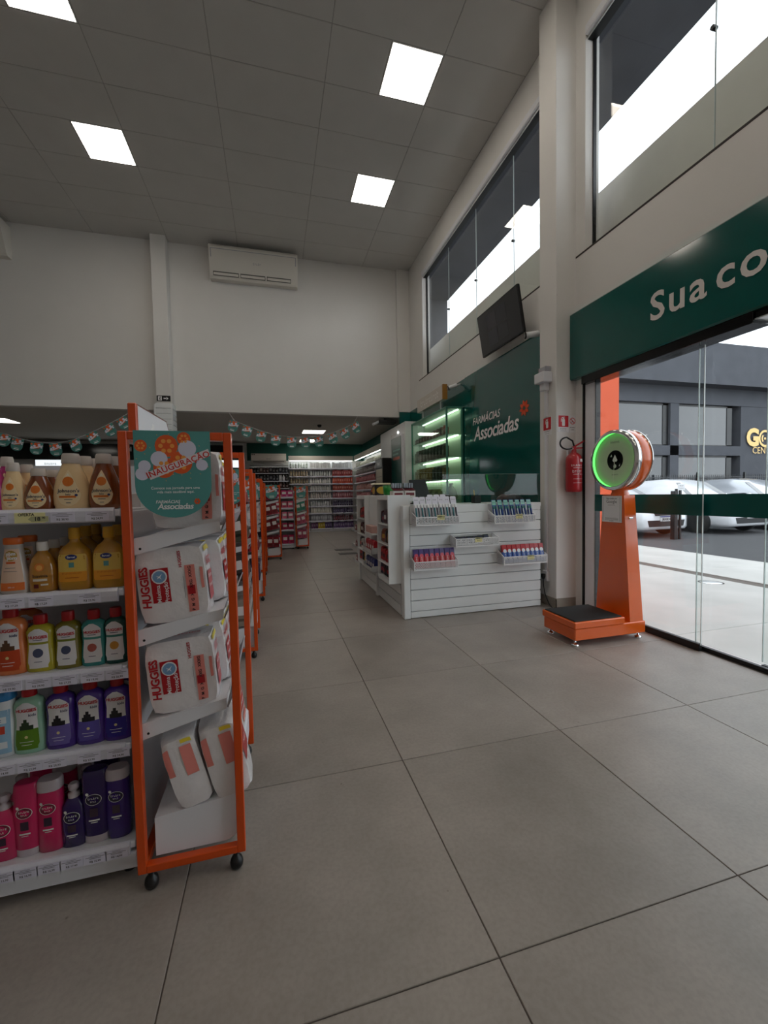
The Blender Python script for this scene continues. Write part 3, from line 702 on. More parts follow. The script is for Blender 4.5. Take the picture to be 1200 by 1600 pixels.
def tagcard(t, x, z, y, w=.075, h=.045):
    b = MB().m(YELLOWC); b.box(x-w/2, x+w/2, y-.004, y-.001, z-h/2, z+h/2); b.m(PRINT); b.text('OFERTA', .011, fy(y-.0045, x-.008, z+.012), bold=.02); b.glyphs(.017, fy(y-.0045, x+.008, z-.008), 4); b.build('price_card', t)
YBK = CY-.004
bk1 = wire_basket('white wire basket holding white toothbrush packs under the counter top', 1.285, 1.72, .915, 1.03, YBK)
bk2 = wire_basket('white wire basket holding blue based toothbrush packs next to the column', 2.10, 2.555, .905, 1.03, YBK)
bk3 = wire_basket('white wire basket with small black and white boxes in the middle of the slats', 1.685, 2.14, .695, .80, YBK)
bk4 = wire_basket('white wire basket filled with red and purple cartons', 1.26, 1.70, .495, .62, YBK)
bk5 = wire_basket('white wire basket filled with red and blue cartons next to the column', 2.20, 2.69, .49, .62, YBK)
tagcard(bk1, 1.53, .985, YBK-.13); tagcard(bk2, 2.37, .97, YBK-.13); tagcard(bk3, 1.92, .755, YBK-.13); tagcard(bk5, 2.50, .55, YBK-.13)
# toothbrush blister packs
def blister(cardc, topc, handle, head):
    t = thing('toothbrush_pack', '', 'toothbrush pack')
    b = MB().m(cardc); b.prism(rrect(.05, .235, .008, 3, 0, .1175), 0, .002, lambda u, v, w: Vector((u, w, v))); b.m(topc); b.sheet(rrect(.044, .05, .004, 2, 0, .205), lambda u, v: Vector((u, -.0006, v))); b.m(PRINT); b.glyphs(.012, lambda u, v: Vector((u, -.0012, v+.207)), 4); b.build('card', t)
    for dx, hc in ((-.013, handle[0]), (.011, handle[1])):
        b = MB().m(hc); b.prism(rrect(.009, .13, .004, 2, dx, .075), -.012, -.004, lambda u, v, w: Vector((u, w, v))); b.m(head); b.prism(rrect(.012, .03, .004, 2, dx, .152), -.014, -.004, lambda u, v, w: Vector((u, w, v))); b.build('toothbrush', t)
    return t
hc = [C(20, 110, 120), C(16, 60, 130), C(60, 60, 70), C(20, 140, 110)]
protoA = blister(C(232, 232, 240), C(226, 224, 236), (hc[0], hc[2]), PWHITE)
protoB = blister(C(30, 60, 140), C(130, 190, 175), (C(200, 210, 215), hc[1]), C(60, 130, 120))
def fill(proto, xs, z, y, tilt, label, group, first=True, dz=None, sc=1):
    for k, x in enumerate(xs):
        o = proto if (k == 0 and first) else copy_tree(proto)
        o.location = (x, y, z+(dz[k] if dz else 0)); o.rotation_euler = (tilt, 0, .05*math.sin(k*3)); o.scale = (sc, sc, sc); o['label'] = label; o['group'] = group
fill(protoA, [1.315+.063*k for k in range(7)], .922, YBK-.115, -.30, 'white toothbrush twin pack standing in the wire basket below the monitor', 'white toothbrush packs', sc=1.16)
fill(protoA, [1.47, 1.535, 1.60], .94, YBK-.082, -.28, 'white toothbrush twin pack standing in the wire basket below the monitor', 'white toothbrush packs', first=False, sc=1.16)
fill(protoB, [2.14+.066*k for k in range(7)], .912, YBK-.10, -.30, 'blue and green toothbrush pack in the wire basket next to the column', 'blue toothbrush packs')
def carton(w, d, h, cb, ct_, stripe, word, wc):
    t = thing('carton', '', 'carton'); b = MB().m(cb); b.rbox(-w/2, w/2, -d/2, d/2, 0, h, .002); b.m(ct_); b.box(-w/2-.0004, w/2+.0004, -d/2-.0004, d/2+.0004, h*.62, h+.0004); b.build('box', t)
    b = MB().m(stripe); b.sheet(disc(0, h*.66, w*.42, 14), lambda u, v: Vector((u, -d/2-.001, v))); b.sheet(rrect(w*.7, h*.12, .004, 2, 0, h*.25), lambda u, v: Vector((u, -d/2-.001, v))); b.m(wc); b.glyphs(w*.34, lambda u, v: Vector((-v, -d/2-.0016, h*.45+u)), 6 if h > .1 else 3); b.build('print', t)
    return t
pc = carton(.046, .035, .185, C(186, 24, 34), C(60, 36, 110), C(206, 60, 80), 'CREME DENTAL', PWHITE)
fill(pc, [1.295+.0525*k for k in range(8)], .503, YBK-.10, -.26, 'slim red and purple carton in the wire basket near the corner post', 'red and purple cartons')
pc2 = carton(.046, .036, .185, C(52, 92, 170), C(180, 26, 36), C(230, 236, 240), 'CREME DENTAL', PWHITE)
fill(pc2, [2.235+.0525*k for k in range(9)], .498, YBK-.10, -.26, 'slim red and blue carton in the wire basket next to the column', 'red and blue cartons')
pc3 = carton(.055, .03, .085, C(226, 226, 230), C(24, 24, 34), C(40, 44, 70), 'FIO', PRINT)
fill(pc3, [1.73+.062*k for k in range(6)], .702, YBK-.075, -.45, 'small black and white box in the middle wire basket', 'small black and white boxes', dz=[0, .0, .0, .0, .005, .012])
# hooks with hanging packs on the flat panel
for k, (z, c_) in enumerate(((.62, (180, 26, 40)), (.42, (30, 40, 110)))):
    wire_basket('small wire basket hung %s on the flat panel' % ('high' if k == 0 else 'low'), 0, .001, 0, .001, 0) if False else None
    t = thing('clip_basket', 'clear clip basket hung %s on the flat panel of the counter side' % ('higher' if k == 0 else 'lower'), 'basket', (1.08, 4.55, z-.06))
    b = MB().m(mat('clear_plastic', rgb(210, 214, 216), .2)); b.box(1.02, 1.134, 4.36, 4.80, z-.06, z-.055); b.box(1.02, 1.024, 4.36, 4.80, z-.06, z-.01); b.box(1.02, 1.13, 4.36, 4.364, z-.06, z+.01); b.box(1.02, 1.13, 4.796, 4.80, z-.06, z+.01); b.build('tray', t)
    for q in range(4):
        o = pouch_mesh(.09, .05, .14, C(*c_), C(230, 225, 220)).build('snack_bag', origin=(0, 0, 0)); o.location = (1.075, 4.42+q*.105, z-.054); o.rotation_euler = (0, .0, -PI/2)
        tag(o, '%s snack bag in the %s clip basket on the counter side' % ('red' if k == 0 else 'blue', 'higher' if k == 0 else 'lower'), 'snack bag', 'snack bags in the clip baskets')
t = thing('pink_box', 'small pale pink box on a ledge of the flat counter panel', 'box', (1.09, 4.6, .78))
MB().m(LAMW).box(1.04, 1.134, 4.42, 4.8, .765, .78).build('ledge', t); MB().m(C(214, 170, 160)).rbox(1.05, 1.12, 4.48, 4.76, .78, .86, .003).build('box', t)
for (z, y) in ((.50, 5.62), (.30, 5.60), (.72, 5.64)):
    o = pouch_mesh(.10, .06, .09, C(120, 40, 40), C(220, 210, 205)).build('snack_bag', origin=(0, 0, 0)); o.location = (1.13, y, z); o.rotation_euler = (0, 0, -PI/2)
    t = thing('end_basket', 'clear basket clipped %s at the far end of the counter side' % {.5: 'in the middle', .3: 'at the bottom', .72: 'at the top'}[z], 'basket', (1.05, y, z-.01)); MB().m(MATS['clear_plastic']).box(1.06, 1.198, y-.1, y+.1, z-.006, z-.001).build('tray', t); MB().m(MATS['clear_plastic']).box(1.06, 1.064, y-.1, y+.1, z-.006, z+.04).build('lip', t)
    tag(o, 'dark red snack bag in the clear basket %s of the far counter end' % {.5: 'in the middle', .3: 'at the bottom', .72: 'at the top'}[z], 'snack bag')
# ------------------------------------------------------------------ things on the counter
ZT = 1.176
t = thing('cash_register_monitor', 'black checkout monitor seen from behind on the counter', 'monitor', (1.45, 4.35, 1.098))
b = MB().m(BLACK); b.prism([(1.46, 1.15), (1.70, 1.15), (1.64, ZT+.19), (1.46, ZT+.19)], 4.32, 4.36, lambda u, v, w: Vector((u, w, v))); b.build('panel', t)
MB().m(BLACK).lathe([(.09, 1.098), (.09, 1.11), (.02, 1.12), (.02, 1.25)], (1.57, 4.375, 0), 16).build('stand', t)
t = thing('card_terminal_heap', 'dark brown printer with crumpled top on the counter behind the toothbrush packs', 'printer', (1.8, 4.2, 1.1))
b = MB().m(mat('dark_brown_plastic', rgb(32, 24, 22), .5)); b.rbox(1.70, 1.92, 4.12, 4.3, 1.098, 1.15, .015); b.build('body', t); MB().m(MATS['dark_brown_plastic']).lathe([(.08, 1.15), (.085, 1.18), (.05, 1.2), (.001, 1.205)], (1.8, 4.2, 0), 14, caps=False).build('lid', t)
t = thing('green_cup', 'bright green plastic tub on the counter side worktop', 'tub', (1.25, 4.5, ZT)); MB().m(C(16, 132, 44)).lathe([(.001, ZT), (.05, ZT), (.066, ZT+.135), (.062, ZT+.135), (.047, ZT+.01)], (1.25, 4.45, 0), 22, caps=False).build('cup', t)
t = thing('sweets_tub', 'dark tub with a golden label and pale lid on the counter worktop', 'tub', (1.25, 4.85, ZT)); MB().m(C(30, 22, 22)).rbox(1.18, 1.36, 4.78, 4.96, ZT, ZT+.15, .012).build('tub', t); MB().m(C(216, 206, 170)).rbox(1.17, 1.37, 4.77, 4.97, ZT+.15, ZT+.17, .006).build('lid', t)
b = MB().m(C(196, 160, 50)); b.sheet(disc(0, 0, .075, 18, .045), fy(4.7795, 1.27, ZT+.085)); b.sheet(disc(0, 0, .06, 18, .045), fx(1.1795, 4.87, ZT+.085)); b.build('label', t)
for k in range(4):
    o = MB().m(C(34, 20, 24)).rbox(-.03, .03, -.012, .012, 0, .13, .003); o.m(C(200, 60, 50)); o.sheet([(-.022, .07), (.022, .07), (.022, .11), (-.022, .11)], lambda u, v: Vector((u, -.0125, v)))
    o = o.build('chocolate_bar', origin=(0, 0, 0)); o.location = (1.22+.02*k, 5.12+.06*k, ZT+.012); o.rotation_euler = (-.75, 0, -.5); tag(o, 'dark chocolate bar leaning on the counter beside the golden tub', 'chocolate bar', 'chocolate bars on the counter')
for k in range(2):
    x = 1.25+.125*k; t = thing('gum_box', 'small open display box with a dark red lid on the counter, %s' % ('nearer the green tub' if k == 0 else 'nearer the monitor'), 'box', (x, 4.12, ZT), 'open display boxes on the counter')
    MB().m(C(222, 218, 214)).rbox(x-.058, x+.058, 4.07, 4.2, ZT, ZT+.07, .003).build('box', t); b = MB().m(C(96, 20, 30)); b.add([(x-.058, 4.06, ZT+.072), (x+.058, 4.06, ZT+.072), (x+.058, 4.2, ZT+.115), (x-.058, 4.2, ZT+.115)], [(0, 1, 2, 3)]); b.build('lid', t)
    b = MB().m(C(150, 160, 170))
    for q in range(4): b.rbox(x-.05+q*.026, x-.03+q*.026, 4.12, 4.18, ZT+.1, ZT+.15, .003)
    b.build('gum_packs', t)['kind'] = 'stuff'
    b = MB().m(C(110, 30, 36)); b.sheet(rrect(.09, .03, .004), fy(4.0695, x, ZT+.035)); b.build('print', t)
t = thing('pen_stand', 'dark desk clutter box with pens on the counter by the column', 'box', (2.2, 4.1, 1.1)); MB().m(BLACK).rbox(2.12, 2.2, 4.1, 4.18, 1.098, 1.18, .004).build('box', t)
b = MB().m(C(200, 180, 60)); b.cyl((2.14, 4.13, 1.15), (2.12, 4.11, 1.24), .004, n=8); b.build('pen', t); b = MB().m(C(30, 40, 90)); b.cyl((2.17, 4.13, 1.15), (2.19, 4.13, 1.25), .004, n=8); b.build('pen', t)
t = thing('plastic_bag', 'crumpled dark grey plastic bag on the counter by the column', 'bag', (2.55, 4.1, 1.1))
b = MB().m(mat('bag_plastic', rgb(84, 82, 84), .3)); n = 14; vs = []; fs = []
for j in range(6):
    for i in range(n):
        a = 2*PI*i/n; r = math.sin(PI*(j+.4)/6.2)**.6; q = 1+.18*math.sin(5*a+j*2)+.1*math.cos(9*a-j)
        vs.append((2.56+.14*r*q*math.cos(a), 4.12+.08*r*q*math.sin(a), 1.098+.085*(j/5)+.01*math.sin(3*a+j)*(j > 0)))
fs = [(j*n+i, j*n+(i+1) % n, (j+1)*n+(i+1) % n, (j+1)*n+i) for j in range(5) for i in range(n)]+[tuple(range(n)), tuple(range(5*n, 6*n))]
b.add(vs, fs, True); b.build('bag', t)
# ------------------------------------------------------------------ white tower with poster and coffee machine
tw = thing('white_tower', 'tall white partition tower behind the counter with a green poster', 'partition', (2.7, 8.4, 0))
MB().m(LAMW).rbox(2.60, 3.02, 7.95, 9.9, 0, 2.66, .006).build('tower', tw)
MB().m(mat('white_glow', (1, 1, 1), .3, emit=20)).cyl((2.59, 8.42, 2.505), (2.602, 8.42, 2.505), .02, n=14).build('glow_dot', tw)  # small self-glowing white dot on the tower side
p = MB().m(STEELW).rbox(2.555, 2.60, 8.02, 8.80, 1.15, 2.42, .004).build('poster_frame', tw)
MB().m(mat('poster_green', rgb(8, 74, 66), .3)).box(2.552, 2.556, 8.09, 8.79, 1.17, 2.40).build('poster', p)
b = MB().m(C(120, 170, 160)); b.sheet(rrect(.5, .035, .003), fx(2.5515, 8.42, 2.13)); b.sheet(rrect(.4, .035, .003), fx(2.5515, 8.48, 2.05)); b.m(C(214, 120, 100)); b.sheet(rrect(.48, .06, .003), fx(2.5515, 8.43, 1.96)); b.build('poster_print', p)
b = MB().m(C(198, 192, 184)); b.glyphs(.11, fx(2.5995, 8.75, 2.47, .001), 6); b.build('relief_lettering', tw)
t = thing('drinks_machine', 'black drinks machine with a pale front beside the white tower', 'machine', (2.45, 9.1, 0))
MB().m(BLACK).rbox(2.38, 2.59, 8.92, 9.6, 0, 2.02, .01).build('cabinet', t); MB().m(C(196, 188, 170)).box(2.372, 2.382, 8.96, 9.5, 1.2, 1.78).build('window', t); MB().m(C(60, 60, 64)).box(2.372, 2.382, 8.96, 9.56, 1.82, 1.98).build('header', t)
b = MB().m(PWHITE); b.glyphs(.08, fx(2.371, 9.25, 1.9), 4); b.build('lettering', t)
b = MB().m(C(120, 110, 96))
for z in (1.3, 1.45, 1.6): b.box(2.37, 2.374, 9.0, 9.46, z, z+.01)
b.build('shelf_lines', t)
# ------------------------------------------------------------------ lit glass cabinet
cb = thing('glass_cabinet', 'tall green tinted glass display cabinet with lit shelves behind the counter', 'cabinet', (2.88, 6.8, 0))
GF = mat('cabinet_green_frame', rgb(86, 150, 130), .3); CX, CYA, CYB, CT = 2.72, 6.2, 7.93, 2.60
b = MB().m(GF)
for (x, y) in ((CX, CYA), (CX, CYB-.03), (XW-.06, CYA)): b = MB().m(GF); b.rbox(x, x+.03, y, y+.03, .0, CT, .004); b.build('frame_post', cb)
MB().m(GF).rbox(CX, XW-.032, CYA, CYB, CT-.03, CT, .004).build('top_panel', cb)
MB().m(mat('cabinet_back', rgb(214, 224, 200), .5)).box(XW-.045, XW-.035, CYA+.03, CYB-.0, .4, CT-.03).build('back_panel', cb)
MB().m(GF).rbox(CX, XW-.035, CYA, CYB, 0, .75, .004).build('plinth', cb)
MB().m(GLASSG).box(CX+.012, CX+.018, CYA+.03, CYB-.03, .75, CT-.03).build('front_glass', cb)
MB().m(GLASSG).box(CX+.03, XW-.06, CYA+.012, CYA+.018, .75, CT-.03).build('side_glass', cb)
CLED = mat('cabinet_led', (1, 1, .9), .4, emit=7, ecol=(1, 1, .86))
SHZ = [2.17, 1.80, 1.44, 1.10]
for z in SHZ: MB().m(mat('glass_shelf', rgb(180, 205, 190), .15)).rbox(CX+.025, XW-.05, CYA+.025, CYB-.01, z-.012, z, .002).build('shelf_board', cb)
for z in (CT-.03, 2.158, 1.788, 1.428): MB().m(CLED).box(XW-.1, XW-.085, CYA+.05, CYB-.05, z-.012, z-.001).build('led_strip', cb)
pal = [[(90, 36, 44), (110, 40, 50), (150, 90, 90), (196, 120, 110)], [(96, 72, 66), (86, 66, 62), (70, 56, 54), (100, 80, 70)], [(150, 112, 50), (160, 120, 60), (60, 60, 50), (140, 100, 60)], [(60, 54, 44), (120, 110, 70), (140, 136, 90), (80, 70, 60)]]
pn = [['wine red', 'dark red', 'dusty rose', 'salmon'], ['taupe', 'brown', 'dark brown', 'light brown'], ['amber', 'honey', 'dark olive', 'tan'], ['dark grey', 'khaki', 'pale olive', 'brown grey']]
hs = [.14, .24, .24, .18]
for si, z in enumerate(SHZ):
    for k in range(10 if si < 3 else 8):
        ci = min(3, k//3); y = 7.80-k*.15; h = hs[si]*(1 if si else .75+.05*k)
        b = MB().m(C(*pal[si][ci])); b.rbox(-.045, .045, -.05, .05, 0, h*.82, .006); b.rbox(-.025, .025, -.03, .03, h*.82, h, .004); b.m(C(*[min(255, v+70) for v in pal[si][ci]])); b.sheet(rrect(.07, h*.3, .004), lambda u, v: Vector((-.0458, -u, v+h*.4)))
        o = b.build('cosmetic_box', origin=(0, 0, 0)); o.location = (CX+.09, y, z+.0005)
        tag(o, '%s cosmetic box on the %s lit shelf of the glass cabinet' % (pn[si][ci], ['top', 'second', 'third', 'lowest'][si]), 'box', 'boxes in the glass cabinet')
t = thing('gift_basket', 'cellophane wrapped gift basket in the lower part of the glass cabinet', 'basket', (2.88, 6.35, 1.1)); 
b = MB().m(mat('cellophane', rgb(170, 164, 140), .2)); vs = []; n = 16
for j in range(7):
    for i in range(n):
        a = 2*PI*i/n; r = [.8, 1, 1, .9, .6, .25, .4][j]; q = 1+.12*math.sin(7*a+j); vs.append((2.885+.1*r*q*math.cos(a), 6.40+.11*r*q*math.sin(a), 1.1005+.27*j/6))
b.add(vs, [(j*n+i, j*n+(i+1) % n, (j+1)*n+(i+1) % n, (j+1)*n+i) for j in range(6) for i in range(n)]+[tuple(range(n)), tuple(range(6*n, 7*n))], True); b.build('wrapping', t)
MB().m(C(110, 92, 70)).lathe([(.09, 1.102), (.105, 1.16)], (2.885, 6.40, 0), 16).build('basket', t)
t = thing('hanging_sign', 'white box sign with a golden end standing over the glass cabinet', 'sign', (2.85, 6.8, 2.6))
MB().m(C(214, 206, 196)).rbox(2.72, 2.80, 6.32, 7.55, 2.74, 2.98, .004).build('box', t); MB().m(C(168, 120, 50)).rbox(2.719, 2.801, 6.312, 6.345, 2.738, 2.982, .003).build('end_cap', t)
b = MB().m(C(240, 236, 230)); b.glyphs(.14, fx(2.7195, 6.93, 2.86), 10); b.build('lettering', t)
for y in (6.5, 7.35): MB().m(ALU).cyl((2.76, y, 2.60), (2.76, y, 2.74), .012, n=10).build('leg', t)
# ================================================================== GONDOLAS AND END CAPS
def price_label(shelf, x, y, z0, z1, w=.07, price='R$ 20,90', offer=False):
    zc = (z0+z1)/2; h = (z1-z0)
    b = MB().m(YELLOWC if offer else LILAC); b.box(x-w/2, x+w/2, y-.0012, y, z0+.002, z1-.002)
    q = fy(y-.0016, x, zc)
    b.m(PRINTG if not offer else PRINT)
    if offer:
        b.text('OFERTA', .011, lambda u, v: q(u-w*.12, v+.009), bold=.03); b.m(C(186, 186, 140)); b.sheet([(-.005, -.004), (.004, .004), (.046, .004), (.046, -.012), (.004, -.012)], q); b.m(PRINT); b.text('18', .016, lambda u, v: q(u+.018, v-.0045)+Vector((0, -.0003, 0)), bold=.03); b.text('90', .008, lambda u, v: q(u+.034, v-.001)+Vector((0, -.0003, 0)), bold=.03)
    else:
        b.sheet([(-.012, h*.30), (.012, h*.30), (.012, h*.33), (-.012, h*.33)], q); b.sheet([(-.026, h*.17), (.026, h*.17), (.026, h*.21), (-.026, h*.21)], q); b.sheet([(-.016, h*.05), (.016, h*.05), (.016, h*.09), (-.016, h*.09)], q)
        b.m(PRINT); b.text(price, .0085, lambda u, v: q(u, v-h*.22), bold=.01)
    return b.build('price_label', shelf)
def rail_profile():   # (forward, up) of the curved price rail
    return [(0, .006), (-.006, .004), (-.012, -.004), (-.0135, -.02), (-.012, -.034), (-.006, -.038), (0, -.036)]
def gondola(yf, xe, length, label, zs, depth=.30, back=True, labels=None, zt=1.24):
    # double sided gondola with its front face at yf, running from xe to the left
    x0, x1 = xe-length, xe; yc = yf+depth+.01
    g = thing('gondola_shelving', label, 'shelving', ((x0+x1)/2, yc, 0))
    MB().m(STEELW).rbox(x0, x1, yc-.012, yc+.012, .03, zt, .002).build('back_panel', g)
    n = max(1, round(length/.94))
    for k in range(n+1):
        x = x1-.014-k*(length-.028)/n
        MB().m(STEELW).rbox(x-.014, x+.014, yc-.03, yc+.03, 0, zt+.01, .003).build('upright', g)
    # end panel with its slot line
    MB().m(STEELW).rbox(x1, x1+.014, yf-.005, yc+depth+.02, .04, 1.18, .002).build('end_panel', g)
    b = MB().m(DARKGAP)
    for k in range(22): b.box(x1+.0138, x1+.0146, yf+.012, yf+.018, .09+k*.05, .115+k*.05)
    b.build('slots', g)['kind'] = 'stuff'
    for s in (-1, 1):
        if s > 0 and not back: continue
        MB().m(STEELW).rbox(x0, x1-.004, yc+s*.012, yc+s*(depth+.006), .03, zs[-1]-.035, .003).build('base', g)
        b = MB().m(BLACK)
        for x in (x0+.06, x1-.04): b.cyl((x, yc+s*(depth-.04), 0), (x, yc+s*(depth-.04), .032), .018, n=12)
        b.build('feet', g)['kind'] = 'stuff'
        for i, z in enumerate(zs):
            yy = yf if s < 0 else yc+depth+.01
            sh = MB().m(STEELW).rbox(x0+.002, x1-.006, yc+s*.012, yy, z-.022, z, .003).build('shelf', g)
            P = rail_profile()
            MB().m(mat('rail_plastic', rgb(214, 214, 226), .22, coat=.3)).prism([(yy+(u if s < 0 else -u), z+v) for u, v in P], x0+.002, x1-.02, lambda u, v, w: Vector((w, u, v))).build('price_rail', sh)
            if s < 0 and labels and labels[i]:
                for (px, pr, of) in labels[i]:
                    price_label(sh, px, yf-.0136, z-.036, z-.002, .076 if of else .062, pr, of)
    return g
def endcap(xl, xr, y0, y1, label, shelves, tilt=.19, boxh=.17, zt=1.42, base=True, rails=True):
    e = thing('orange_end_cap', label, 'display rack', ((xl+xr)/2, (y0+y1)/2, 0)); r = .0125; O = ORANGE
    for y in (y0+r, y1-r):
        f = MB().m(O); 
        f.rbox(xl, xl+2*r, y-r, y+r, .055, zt, .002); f.rbox(xr-2*r, xr, y-r, y+r, .055, zt, .002)
        f.rbox(xl+2*r, xr-2*r, y-r, y+r, zt-2*r, zt, .002); f.rbox(xl+2*r, xr-2*r, y-r, y+r, .055, .055+2*r, .002)
        f.build('side_frame', e)
        for x in (xl+.035, xr-.03):
            MB().m(BLACK).lathe([(.001, 0), (.012, 0), (.019, .008), (.021, .02), (.017, .034), (.009, .042), (.009, .056)], (x, y, 0), 14).build('caster', e)
    for z in (zt-r, .055+r):
        MB().m(O).rbox(xl, xl+2*r, y0+2*r, y1-2*r, z-r, z+r, .002).build('cross_bar', e)
    for zs_ in shelves:
        # tilted tray: back edge low, front edge high
        xb, xf_ = xl+.03, xr-.045; zb = zs_; zf = zs_+math.tan(tilt)*(xf_-xb)
        b = MB().m(STEELW)
        for (ya, yb2, dz) in ((y0+.027, y1-.027, 0),):
            b.add([(xb, ya, zb), (xf_, ya, zf), (xf_, yb2, zf), (xb, yb2, zb), (xb, ya, zb-.004), (xf_, ya, zf-.004), (xf_, yb2, zf-.004), (xb, yb2, zb-.004)], [(0, 1, 2, 3), (4, 5, 6, 7), (0, 1, 5, 4), (1, 2, 6, 5), (2, 3, 7, 6), (3, 0, 4, 7)])
        tr = b.build('tray', e)
        for ya in (y0+.0265, y1-.0285):
            b = MB().m(STEELW); b.add([(xb-.01, ya, zb+.002), (xf_, ya, zf+.002), (xf_, ya, zf-.032), (xb-.01, ya, zb-.05), (xb-.01, ya+.002, zb+.002), (xf_, ya+.002, zf+.002), (xf_, ya+.002, zf-.032), (xb-.01, ya+.002, zb-.05)], [(0, 1, 2, 3), (4, 5, 6, 7), (0, 1, 5, 4), (1, 2, 6, 5), (2, 3, 7, 6), (3, 0, 4, 7)]); b.m(BLACK); b.cyl((xb+.01, ya-.0005, zb-.03), (xb+.01, ya+.0005, zb-.03), .004, n=8); b.build('bracket', tr)
        b = MB().m(GREYST); a = .5
        b.add([(xf_, y0+.03, zf-.028), (xf_+.02, y0+.03, zf+.016), (xf_+.024, y0+.03, zf+.014), (xf_+.004, y0+.03, zf-.032), (xf_, y1-.03, zf-.028), (xf_+.02, y1-.03, zf+.016), (xf_+.024, y1-.03, zf+.014), (xf_+.004, y1-.03, zf-.032)], [(0, 1, 2, 3), (4, 5, 6, 7), (0, 1, 5, 4), (1, 2, 6, 5), (2, 3, 7, 6), (3, 0, 4, 7)]); b.build('price_rail', tr)
    if base:
        bx0, bx1, zb0, zb1 = xl+.045, xr-.018, .082, .235
        P = [(bx0, zb0), (bx1-.05, zb0)]+[(bx1-.05+.05*math.sin(t), zb0+.05-.05*math.cos(t)) for t in (.3, .7, 1.1, 1.5)]+[(bx1, zb1-.012), (bx1-.01, zb1), (bx0, zb1-.03)]
        b = MB().m(STEELW); b.prism(P, y0+.032, y1-.032, lambda u, v, w: Vector((u, w, v))); b.build('plinth', e)
    return e
# ------------------------------------------------------------------ printed opening banner (flat print)
TEAL = mat('banner_teal', rgb(84, 152, 148), .35, noise=.05, nscale=6); BO = C(226, 92, 36, .4); BOY = C(240, 160, 70, .4); BW = C(214, 214, 232, .4)
def banner_print(b, q, W, Hh, full=True):
    # q(u, v) maps banner coordinates (u right, v down from the top) to a point; layer offset l
    n = 18 if full else 10
    def ell(cx, cy, rx, ry, l, M): b.m(M); b.sheet([(cx*W+rx*W*math.cos(2*PI*i/n), cy*Hh+ry*W*math.sin(2*PI*i/n)) for i in range(n)], lambda u, v: q(u, v, l))
    for (cx, cy, r) in ((-.08+.5, .17, .15), (.65, .085, .09), (.5+.1, .36, .155), (.38, .42, .14), (.09, .17, .08)): ell(cx, cy, r, r*1.05, 1+cx*.5, BO)
    for i_, (cx, cy, r) in enumerate(((.69, .2, .12), (.32, .32, .11), (.13, .4, .08), (.10, .49, .09), (.88, .39, .08))): ell(cx, cy, r, r, 2+.12*i_, BW)
    if full:
        for (cx, cy, r) in ((.42, .17, .15), (.65, .085, .09), (.6, .36, .155), (.38, .42, .14), (.09, .17, .08)):
            b.m(BOY)
            for k in range(6):
                a = k*PI/3; ell(cx+.5*r*math.cos(a), cy+.42*r*math.sin(a), r*.2, r*.2, 3, BOY)
        for k in range(26):
            a = k*2.4; rr = .16+.015*(k % 9); b.m(BOY); u, v = (.5+rr*1.9*math.cos(a)*.9)*W, (.3+rr*1.1*math.sin(a))*Hh; b.sheet([(u, v), (u+.004, v+.001), (u+.003, v+.003)], lambda s, t: q(s, t, 1))
    b.m(C(224, 218, 222, .4)); b.sheet([(.17*W, .47*Hh), (.97*W, .20*Hh), (1.0*W, .28*Hh), (.2*W, .56*Hh)], lambda u, v: q(u, v, 4))
    if full:
        th = math.atan2(-.25*Hh, .8*W)
        def tq(u, v): c_, s_ = math.cos(th), math.sin(th); return q(.57*W+u*c_+v*s_, .385*Hh+u*s_-v*c_, 5)
        b.m(C(206, 50, 40)); b.text('INAUGURAÇÃO', W*.118, tq, bold=.02, spacing=1.05)
        b.m(PWHITE); b.text('Comece sua jornada para uma', W*.052, lambda u, v: q(.52*W+u, .655*Hh-v, 3), bold=.012); b.text('vida mais saudável aqui.', W*.052, lambda u, v: q(.52*W+u, .70*Hh-v, 3), bold=.012)
        b.text('FARMÁCIAS', W*.06, lambda u, v: q(.41*W+u, .815*Hh-v, 3), bold=.015, shear=.2); b.text('Associadas', W*.115, lambda u, v: q(.51*W+u, .87*Hh-v, 3), bold=.02, shear=.2, spacing=.93)
        for k in range(6): a = k*PI/3; ell(.80+.028*math.cos(a), .815+.022*math.sin(a), .014, .02, 3, BO)
    else:
        b.m(PWHITE); b.sheet([(.3*W, .74*Hh), (.72*W, .74*Hh), (.72*W, .76*Hh), (.3*W, .76*Hh)], lambda u, v: q(u, v, 3)); b.sheet([(.3*W, .82*Hh), (.72*W, .82*Hh), (.72*W, .88*Hh), (.3*W, .88*Hh)], lambda u, v: q(u, v, 3))
def opening_banner(xc, ztop, y, W, Hh, label, group=None, full=True, rz=0, tilt=0, M=None, fold=True):
    t = thing('opening_banner', label, 'banner', (xc, y, ztop), group); FR[t.name] = Vector((0, 0, 0))
    R = W*.5; P = [(-W/2, 0), (-W/2, -(Hh-R*.92))]+[(-R*math.cos(a), -(Hh-R*.92)-R*.92*math.sin(a)) for a in [PI*i/18 for i in range(1, 18)]]+[(W/2, -(Hh-R*.92)), (W/2, 0)]
    b = MB().m(M or TEAL); b.prism(P, 0, .0012, lambda u, v, w: Vector((u, w, v)))
    if fold: b.box(-W/2, W/2, .0012, .03, -.0, .0012)
    b.build('sheet', t)
    b = MB(); banner_print(b, lambda u, v, l: Vector((u-W/2, -.0002*l-.0002, -v)), W, Hh, full); b.build('print', t)
    t.rotation_euler = (0, tilt, rz); return t
